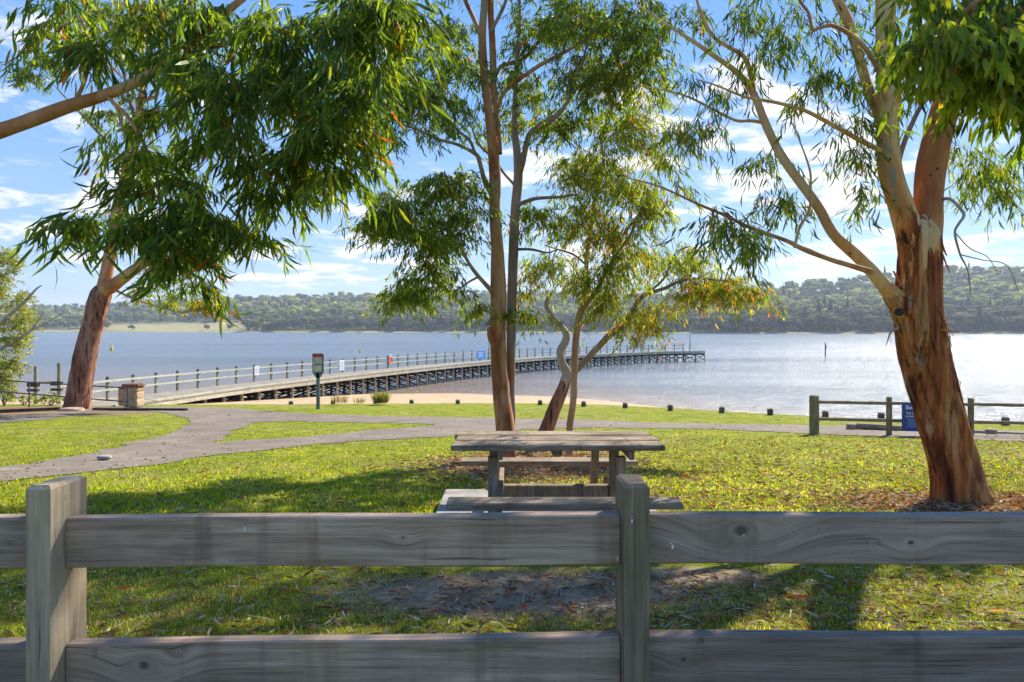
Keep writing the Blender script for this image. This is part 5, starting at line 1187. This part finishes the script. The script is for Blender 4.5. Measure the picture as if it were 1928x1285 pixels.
# ------------------------------------------------------------------ green log fence on the right
lf = empty('log_fence', P(1533, 820, 17.6), label='green treated-log fence on the right lawn by the water', category='fence')
def lfb(mb, name, mat, **kw): 
    o = mb.build(name, M[mat], lf, **kw); o.location = -lf.location; return o
LFP = [(1533, 822, 744, 17.5, .118), (1674, 824, 747, 17.15, .068), (1828, 826, 749, 16.9, .068), (1990, 829, 751, 16.6, .068), (2160, 832, 753, 16.3, .068)]
for px, pb, pt, D_, r in LFP:
    a_, b_ = P(px, pb + 8, D_), P(px, pt + 3, D_); mb = MB().cyl(a_, b_, r, r, 16); mb.cyl(b_, b_ + Vector((0, 0, .03)), r, r * .75, 16); lfb(mb, 'fence_post', 'greenpost', smooth=True)
for k in range(4):
    a_, b_ = LFP[k], LFP[k + 1]
    y0, y1 = 757 + (k * 2.3), 757 + (k + 1) * 2.3 + .5
    z0, z1 = 789 + (k * 3), 789 + (k + 1) * 3
    lfb(MB().cyl(P(a_[0], y0, a_[3] - .06), P(b_[0], y1, b_[3] - .06), .042, n=10), 'top_rail', 'greenrail', smooth=True)
    lfb(MB().cyl(P(a_[0], z0, a_[3] - .06), P(b_[0], z1, b_[3] - .06), .042, n=10), 'lower_rail', 'greenrail', smooth=True)
# blue notice board on the fence
sg = empty('blue_sign', P(1733, 785, 16.85), label='navy blue notice board on the log fence, partly behind the leaning trunk', category='sign')
wS, hS = 70 / F * 16.85, 54 / F * 16.85
MB().box((0, 0, 0), (wS, .02, hS), bev=.004).build('sign_panel', M['blue'], sg)
def text(body, x, z, size, mat, parent, y=-.014, bold=0.):
    cu = bpy.data.curves.new('lettering', 'FONT'); cu.body = body; cu.size = size; cu.extrude = .001; cu.offset = bold
    cu.materials.append(M[mat]); o = bpy.data.objects.new('lettering', cu); o.location = (x, y, z); o.rotation_euler = (math.radians(90), 0, 0)
    dg = bpy.context.evaluated_depsgraph_get(); COL.objects.link(o); dg.update(); me = bpy.data.meshes.new_from_object(o.evaluated_get(bpy.context.evaluated_depsgraph_get()))
    COL.objects.unlink(o); o2 = bpy.data.objects.new('lettering', me); o2.location = o.location; o2.rotation_euler = o.rotation_euler
    bpy.data.objects.remove(o); return link(o2, parent)
x0 = -wS / 2 + .09
text('Social', x0, hS / 2 - .165, .13, 'white_print', sg, bold=.004)
text('This sign is', x0, hS / 2 - .29, .075, 'white_print', sg, bold=.001)
text('to announce', x0, hS / 2 - .36, .07, 'white_print', sg, bold=.001)
for k in range(5): MB().box((x0 + .33, -.0125, hS / 2 - .42 - k * .045), (.62 - .08 * (k % 2), .003, .016)).build('print_line', M['pale_print'], sg)
# low log barrier with stub posts
lb = empty('log_barrier', P(1600, 818, 18.8), label='low split-log barrier behind the green log fence', category='barrier')
def lbb(mb, name, mat, **kw):
    o = mb.build(name, M[mat], lb, **kw); o.location = -lb.location
for (pa, pb_) in (((1612, 802, 19.0), (1735, 810, 18.3)), ((1738, 811, 18.25), (1860, 817, 17.7)), ((1872, 818, 17.6), (2100, 827, 16.7))):
    A, B = P(*pa), P(*pb_); lbb(MB().cyl(A, B, .085, n=12), 'log', 'log', smooth=True)
for px, py, D_ in ((1603, 814, 19.0), (1866, 824, 17.5), (1990, 828, 17.2)): lbb(MB().cyl(P(px, py + 8, D_), P(px, py - 15, D_), .14, .13, 14).cyl(P(px, py - 15, D_), P(px, py - 17, D_), .13, .08, 14), 'stub_post', 'log', smooth=True)

# ------------------------------------------------------------------ concrete slab and picnic table
x0s, x1s, y0s, y1s = -.72, 1.38, 4.72, 7.36
zt = float(gz(6.05)) + .06
MB().box(((x0s + x1s) / 2, (y0s + y1s) / 2, zt - .15), (x1s - x0s, y1s - y0s, .30), bev=.012).build('concrete_slab', M['concrete'], None, label='weathered concrete slab under the picnic table', category='slab')
pt = empty('picnic_table', (.385, 6.1, zt), label='grey weathered picnic table with attached benches behind the front fence', category='picnic table')
def ptb(mb, name, mat='table', **kw):
    o = mb.build(name, M[mat], pt, **kw); o.location = -pt.location; return o
TOPZ = CZ - .975; SZ = CZ - 1.32
yy = 5.72
for k, (y0, y1, dx) in enumerate(((5.72, 5.973, 0), (5.992, 6.243, .014), (6.262, 6.51, -.010))):
    xc0 = -.517 + .05 * 0; ptb(MB().box((.386 + dx, (y0 + y1) / 2, TOPZ - .024 + (.002 * k)), (1.80, y1 - y0, .048), bev=.008), 'tabletop_plank')
for xl in (-.165, .945):
    for y in (5.78, 5.92, 6.05, 6.19, 6.32, 6.45): ptb(MB().cyl((xl + .065, y, TOPZ - .002), (xl + .065, y, TOPZ + .006), .012, .009, 8), 'bolt', 'log')
ptb(MB().box((.40, 5.27, SZ - .024), (1.80, .21, .048), bev=.008), 'seat_plank')
ptb(MB().box((.37, 6.92, SZ - .024), (1.78, .23, .048), bev=.008), 'seat_plank')
for xl in (-.165, .945):
    for y in (5.93, 6.33):
        ptb(MB().box((xl, y, (zt + TOPZ - .13) / 2), (.085, .085, TOPZ - .13 - zt), bev=.008), 'leg', 'table_leg')
    ptb(MB().box((xl + .065, 6.11, TOPZ - .09), (.045, .72, .082), bev=.006), 'top_bearer', 'table_leg')
    ptb(MB().box((xl + .065, 6.1, SZ - .10), (.045, 1.86, .10), bev=.006), 'seat_bearer', 'table_leg')
    ptb(MB().box((xl, 6.72, (zt + SZ - .15) / 2), (.08, .08, SZ - .15 - zt), bev=.006, rx=.0), 'seat_prop', 'table_leg')
ptb(MB().box((.39, 6.36, zt + .19), (1.02, .09, .17), bev=.01), 'stretcher', 'table_leg')
ptb(MB().box((.39, 6.12, TOPZ - .085), (.09, .5, .07), bev=.01), 'centre_cleat', 'table_leg')
ptb(MB().cyl((.82, 6.1, zt + .02), (.80, 6.3, TOPZ - .06), .05, .045, 10), 'round_brace', 'greenpost', smooth=True) if False else None
ptb(MB().box((.80, 6.62, (zt + TOPZ) / 2 - .02), (.07, .07, TOPZ - zt - .1), rx=.32, bev=.006), 'slanted_brace', 'table_leg')

# ------------------------------------------------------------------ front fence
ff = empty('post_and_rail_fence', (0, 2.2, 0), label='grey two-rail timber fence across the foreground', category='fence')
def ffb(mb, name, mat, **kw):
    o = mb.build(name, M[mat], ff, **kw); o.location = -ff.location; return o
def fence_post(x0, x1, mat, ztop):
    # post with eased top edges
    mb = MB(); b = .012; y0, y1 = 2.12, 2.30
    zb = -.3; v = [(x0 + .003, y0, zb), (x1 - .003, y0, zb), (x1 - .003, y1, zb), (x0 + .003, y1, zb), (x0, y0, ztop - b), (x1, y0, ztop - b), (x1, y1, ztop - b), (x0, y1, ztop - b), (x0 + b, y0 + b, ztop), (x1 - b, y0 + b, ztop), (x1 - b, y1 - b, ztop - .004), (x0 + b, y1 - b, ztop - .004)]
    f = [[0, 3, 2, 1], [8, 9, 10, 11]]
    for i in range(4): j = (i + 1) % 4; f += [[i, j, 4 + j, 4 + i], [4 + i, 4 + j, 8 + j, 8 + i]]
    return ffb(mb.add(v, f), 'fence_post', mat)
fence_post(-1.511, -1.433, 'post2', CZ - .487)
fence_post(.348, .428, 'post', CZ - .482)
fence_post(2.19, 2.27, 'post', CZ - .482); fence_post(-3.36, -3.28, 'post', CZ - .487)
def rail(xa, xb, zta, ztb, h, mat, name):
    y0, y1 = 2.19, 2.243; mb = MB(); b = .005
    k = 14; V, Fc = [], []
    for i in range(k + 1):
        q = i / k; x = xa + (xb - xa) * q; z = zta + (ztb - zta) * q + .0015 * math.sin(q * 9 + xa); zb_ = z - h + .0015 * math.sin(q * 7)
        V += [(x, y0 + b, z), (x, y1 - b, z), (x, y1, z - b), (x, y1, zb_ + b), (x, y1 - b, zb_), (x, y0 + b, zb_), (x, y0, zb_ + b), (x, y0, z - b)]
    for i in range(k):
        for j in range(8): Fc.append([i * 8 + j, i * 8 + (j + 1) % 8, (i + 1) * 8 + (j + 1) % 8, (i + 1) * 8 + j])
    Fc += [list(range(8)), [k * 8 + j for j in range(8)][::-1]]
    return ffb(mb.add(V, Fc), name, mat)
rail(-1.431, .346, CZ - .607, CZ - .598, .160, 'rail_tl', 'upper_rail'); rail(.430, 2.188, CZ - .598, CZ - .598, .158, 'rail_tr', 'upper_rail'); rail(-3.278, -1.513, CZ - .602, CZ - .605, .165, 'rail_tr', 'upper_rail')
rail(-1.431, .346, CZ - 1.012, CZ - .990, .165, 'rail_bl', 'lower_rail'); rail(.430, 2.188, CZ - .987, CZ - .987, .165, 'rail_br', 'lower_rail'); rail(2.272, 4.03, CZ - .598, CZ - .598, .158, 'rail_tl', 'upper_rail'); rail(2.272, 4.03, CZ - .987, CZ - .987, .165, 'rail_bl', 'lower_rail'); fence_post(4.032, 4.112, 'post', CZ - .482)
rail(-3.278, -1.513, CZ - 1.01, CZ - 1.01, .165, 'rail_br', 'lower_rail')

for px, py, dx, dz in ((461, 998, .003, .012), (1266, 1031, .005, .010), (1263, 1024, .003, .004), (1190, 982, .003, .008), (1163, 1052, .003, .010), (1400, 1008, .004, .003)):
    yf = 2.188 if not 1175 < px < 1223 else 2.118
    V, Fc = ico(1); V = V * [dx, .0015, dz] + np.array(P(px, py, yf)) - np.array(ff.location); mesh('bird_dropping', V, Fc, M['white_print'], ff, True)
# ------------------------------------------------------------------ grass, leaf litter
def scatter(n_, x0, x1, y0, y1, pw=1.0):
    """more points near the camera"""
    u = rng.uniform(0, 1, n_); y = (y0 ** (1 - pw) + u * (y1 ** (1 - pw) - y0 ** (1 - pw))) ** (1 / (1 - pw)) if pw != 1 else y0 * (y1 / y0) ** u
    x = rng.uniform(x0, x1, n_) * y; return x, y
def ell(x, y, cx, cy, rx, ry): return ((x - cx) / rx) ** 2 + ((y - cy) / ry) ** 2
def wob(x, y, s=1.): return np.array([noise.noise(Vector((a * s, b * s, 3.3))) for a, b in zip(x, y)])
def grass_field(n_, x0, x1, y0, y1, hl, wl, name, pw):
    x, y = scatter(n_, x0, x1, y0, y1, pw)
    wv = wob(x, y, 1.6); w2 = wob(x, y, 6)
    bad = (ell(x, y, .05, 4.25, 1.25, .42) + wv * .9 < 1) | (ell(x, y, 1.2, 4.6, .5, .22) + wv * .9 < 1) | ((x > x0s) & (x < x1s) & (y > y0s) & (y < y1s)) | (ell(x, y, 4.9, 7.3, 1.1, .5) + wv * .6 < 1) | (ell(x, y, .2, 10.9, 1.3, 1.5) + wv * .8 < 1.0) | (ell(x, y, -18.5, 27, 5, 3.4) + wv < 1)
    bad |= (w2 + rng.uniform(-.25, .25, len(x)) > .30)
    bad |= y > E(x) - .1
    jx, jy = rng.normal(size=len(x)) * .07, rng.normal(size=len(x)) * .12
    far_ok = np.array([not on_path(a, b) if 8 < b else True for a, b in zip(x + jx, y + jy)])
    ok = ~bad & far_ok; x, y, wv = x[ok], y[ok], wv[ok]; k = len(x)
    a = rng.uniform(0, 6.28, k); lean = rng.uniform(.1, 1.1, k)
    d = np.stack([np.cos(a) * lean, np.sin(a) * lean, np.ones(k)], -1); d /= np.linalg.norm(d, axis=1)[:, None]
    h = hl * rng.uniform(.5, 1.3, k); wdt = wl * rng.uniform(.7, 1.3, k)
    s = np.stack([-np.sin(a + .6), np.cos(a + .6), 0 * a], -1)
    b = np.stack([x, y, gz(y) - .004], -1)
    tip = b + d * h[:, None]; midp = b + d * (h * .55)[:, None] + [0, 0, 1] * (h * .08)[:, None]
    v = np.stack([b - s * wdt[:, None] / 2, b + s * wdt[:, None] / 2, midp + s * wdt[:, None] * .4, midp - s * wdt[:, None] * .4, tip], 1).reshape(-1, 3)
    base = np.arange(k)[:, None] * 5
    f = np.concatenate([base + [0, 1, 2], base + [0, 2, 3], base + [3, 2, 4]])
    gpal = np.array([(.17, .22, .008), (.25, .29, .010), (.31, .32, .016), (.10, .15, .010), (.44, .36, .13)])
    pw_ = np.array([4, 4, 2.4, 2, 1.0] if y0 > 5 else [3.2, 2.2, 1.2, 3.4, 3.0]); ci = rng.choice(5, k, p=pw_ / pw_.sum())
    dry = (wv + rng.normal(size=k) * .12) > .22; ci[dry & (rng.uniform(size=k) < .5)] = 4
    c = gpal[ci] * rng.uniform(.7, 1.3, (k, 1)) * (1 + .5 * wob(x, y, .7))[:, None]
    return mesh(name, v, f, M['grass'], None, False, np.repeat(c, 5, axis=0), kind='stuff')
grass_field(150000, -1.05, 1.05, 2.35, 7.0, .030, .0042, 'short_grass', 1.2)
grass_field(160000, -.98, .98, 6.8, 30.5, .040, .012, 'lawn_grass', 1.6)

LP = np.array([(.30, .17, .11), (.42, .33, .25), (.20, .085, .05), (.42, .11, .05), (.52, .46, .40), (.14, .09, .06), (.50, .30, .14)])
LPW = np.array([5, 4, 3, 1.3, 1.4, 2.6, 1.0])
def litter(n_, fn, ll, lw, name, zoff=.012):
    x, y = fn(n_); ok = y < E(x) - .2; ok &= ~((x > x0s) & (x < x1s) & (y > y0s) & (y < y1s) & (rng.uniform(size=len(x)) > .15)); x, y = x[ok], y[ok]; k = len(x)
    onslab = (x > x0s) & (x < x1s) & (y > y0s) & (y < y1s)
    z = np.where(onslab, zt, gz(y)) + zoff * rng.uniform(.3, 1.6, k)
    a = rng.uniform(0, 6.28, k); d = np.stack([np.cos(a), np.sin(a), rng.uniform(-.12, .3, k)], -1)
    ci = rng.choice(len(LP), k, p=LPW / LPW.sum())
    v, f, c = leaf_arrays(np.stack([x, y, z], -1), d, ll * rng.uniform(.5, 1.3, k), lw * rng.uniform(.6, 1.2, k), LP[ci] * rng.uniform(.7, 1.3, (k, 1)), .22)
    zf = np.repeat(np.where(onslab, zt, gz(y)), 6) + .002; v[:, 2] = np.maximum(v[:, 2], zf)
    return mesh(name, v, f, M['litter'], None, False, c, kind='stuff')
litter(7500, lambda k: scatter(k, -.8, .8, 2.4, 7.2, 1.1), .075, .012, 'leaf_litter')
litter(2600, lambda k: (rng.normal(1.6, 1.3, k), rng.uniform(2.6, 4.6, k)), .080, .013, 'leaf_litter', .02)
litter(9000, lambda k: scatter(k, -.05, .8, 7, 17, 1.2), .10, .020, 'leaf_litter')
litter(3500, lambda k: scatter(k, -.8, .8, 7, 26, 1.3), .10, .022, 'leaf_litter')
litter(5200, lambda k: (rng.normal(4.9, .75, k), rng.normal(7.3, .38, k)), .085, .020, 'mulch_litter', .03)
litter(5000, lambda k: (rng.normal(.2, .9, k), rng.normal(10.8, 1.0, k)), .10, .022, 'mulch_litter', .03)
# twigs and bark strips on the ground
k = 420; x, y = scatter(k, -.8, .8, 2.5, 9, 1.1); a = rng.uniform(0, 6.28, k); L_ = rng.uniform(.06, .28, k)
p0 = np.stack([x, y, gz(y) + .012], -1); p2 = p0 + np.stack([np.cos(a) * L_, np.sin(a) * L_, rng.uniform(0, .03, k)], -1); p2[:, 2] = np.maximum(p2[:, 2], gz(p2[:, 1]) + .006); p1 = (p0 + p2) / 2 + rng.normal(size=(k, 3)) * .012
v, f = ribbons(np.stack([p0, p1, p2], 1), .0035); mesh('fallen_twigs', v, f, M['dead'], None, False, kind='stuff')
# a few leaves large enough to single out
def big_leaf(px, py, L_, col, label, rz):
    x, y = px_ground(px, py); 
    v, f, c = leaf_arrays(np.zeros((1, 3)), np.array([[math.cos(rz), math.sin(rz), .12]]), np.array([L_]), np.array([L_ * .2]), np.array([col]), .3)
    v[:, 2] = np.maximum(v[:, 2] * .6 + .02, .012)
    o = mesh('fallen_leaf', v, f, M['litter'], None, False, c, label=label, category='leaf'); o.location = (x, y, float(gz(y)) + .008)
big_leaf(1852, 1162, .19, (.65, .30, .04), 'bright orange fallen leaf near the right edge above the lower rail', -.15)
big_leaf(1590, 1108, .13, (.48, .05, .03), 'deep red fallen leaf on shaded grass right of centre', .6)
big_leaf(1470, 1130, .20, (.55, .17, .07), 'long rusty red leaf in the sunny patch right of the post', -.5)
big_leaf(212, 1116, .14, (.55, .12, .05), 'red fallen leaf just right of the left fence post', .1)
big_leaf(806, 958, .16, (.42, .14, .05), 'curled red-brown leaf at the left corner of the slab', .3)
big_leaf(1320, 1175, .16, (.40, .10, .05), 'dark red leaf just above the lower rail right of the post', .1)

# ------------------------------------------------------------------ air
hm, hn, hbs = new_mat('haze_air'); hm.node_tree.nodes.remove(hbs)
vol = hn.new('ShaderNodeVolumePrincipled'); vol.inputs['Color'].default_value = (.72, .82, 1.0, 1); vol.inputs['Density'].default_value = .00016; vol.inputs['Anisotropy'].default_value = .3
hn.put(hm.node_tree.nodes['Material Output'].inputs['Volume'], vol)
zlo, zhi = -30.0, 200.0
HZ = MB().box((0, 1000, (zlo + zhi) / 2), (9000, 7000, zhi - zlo)).build('haze', hm, None, kind='stuff')
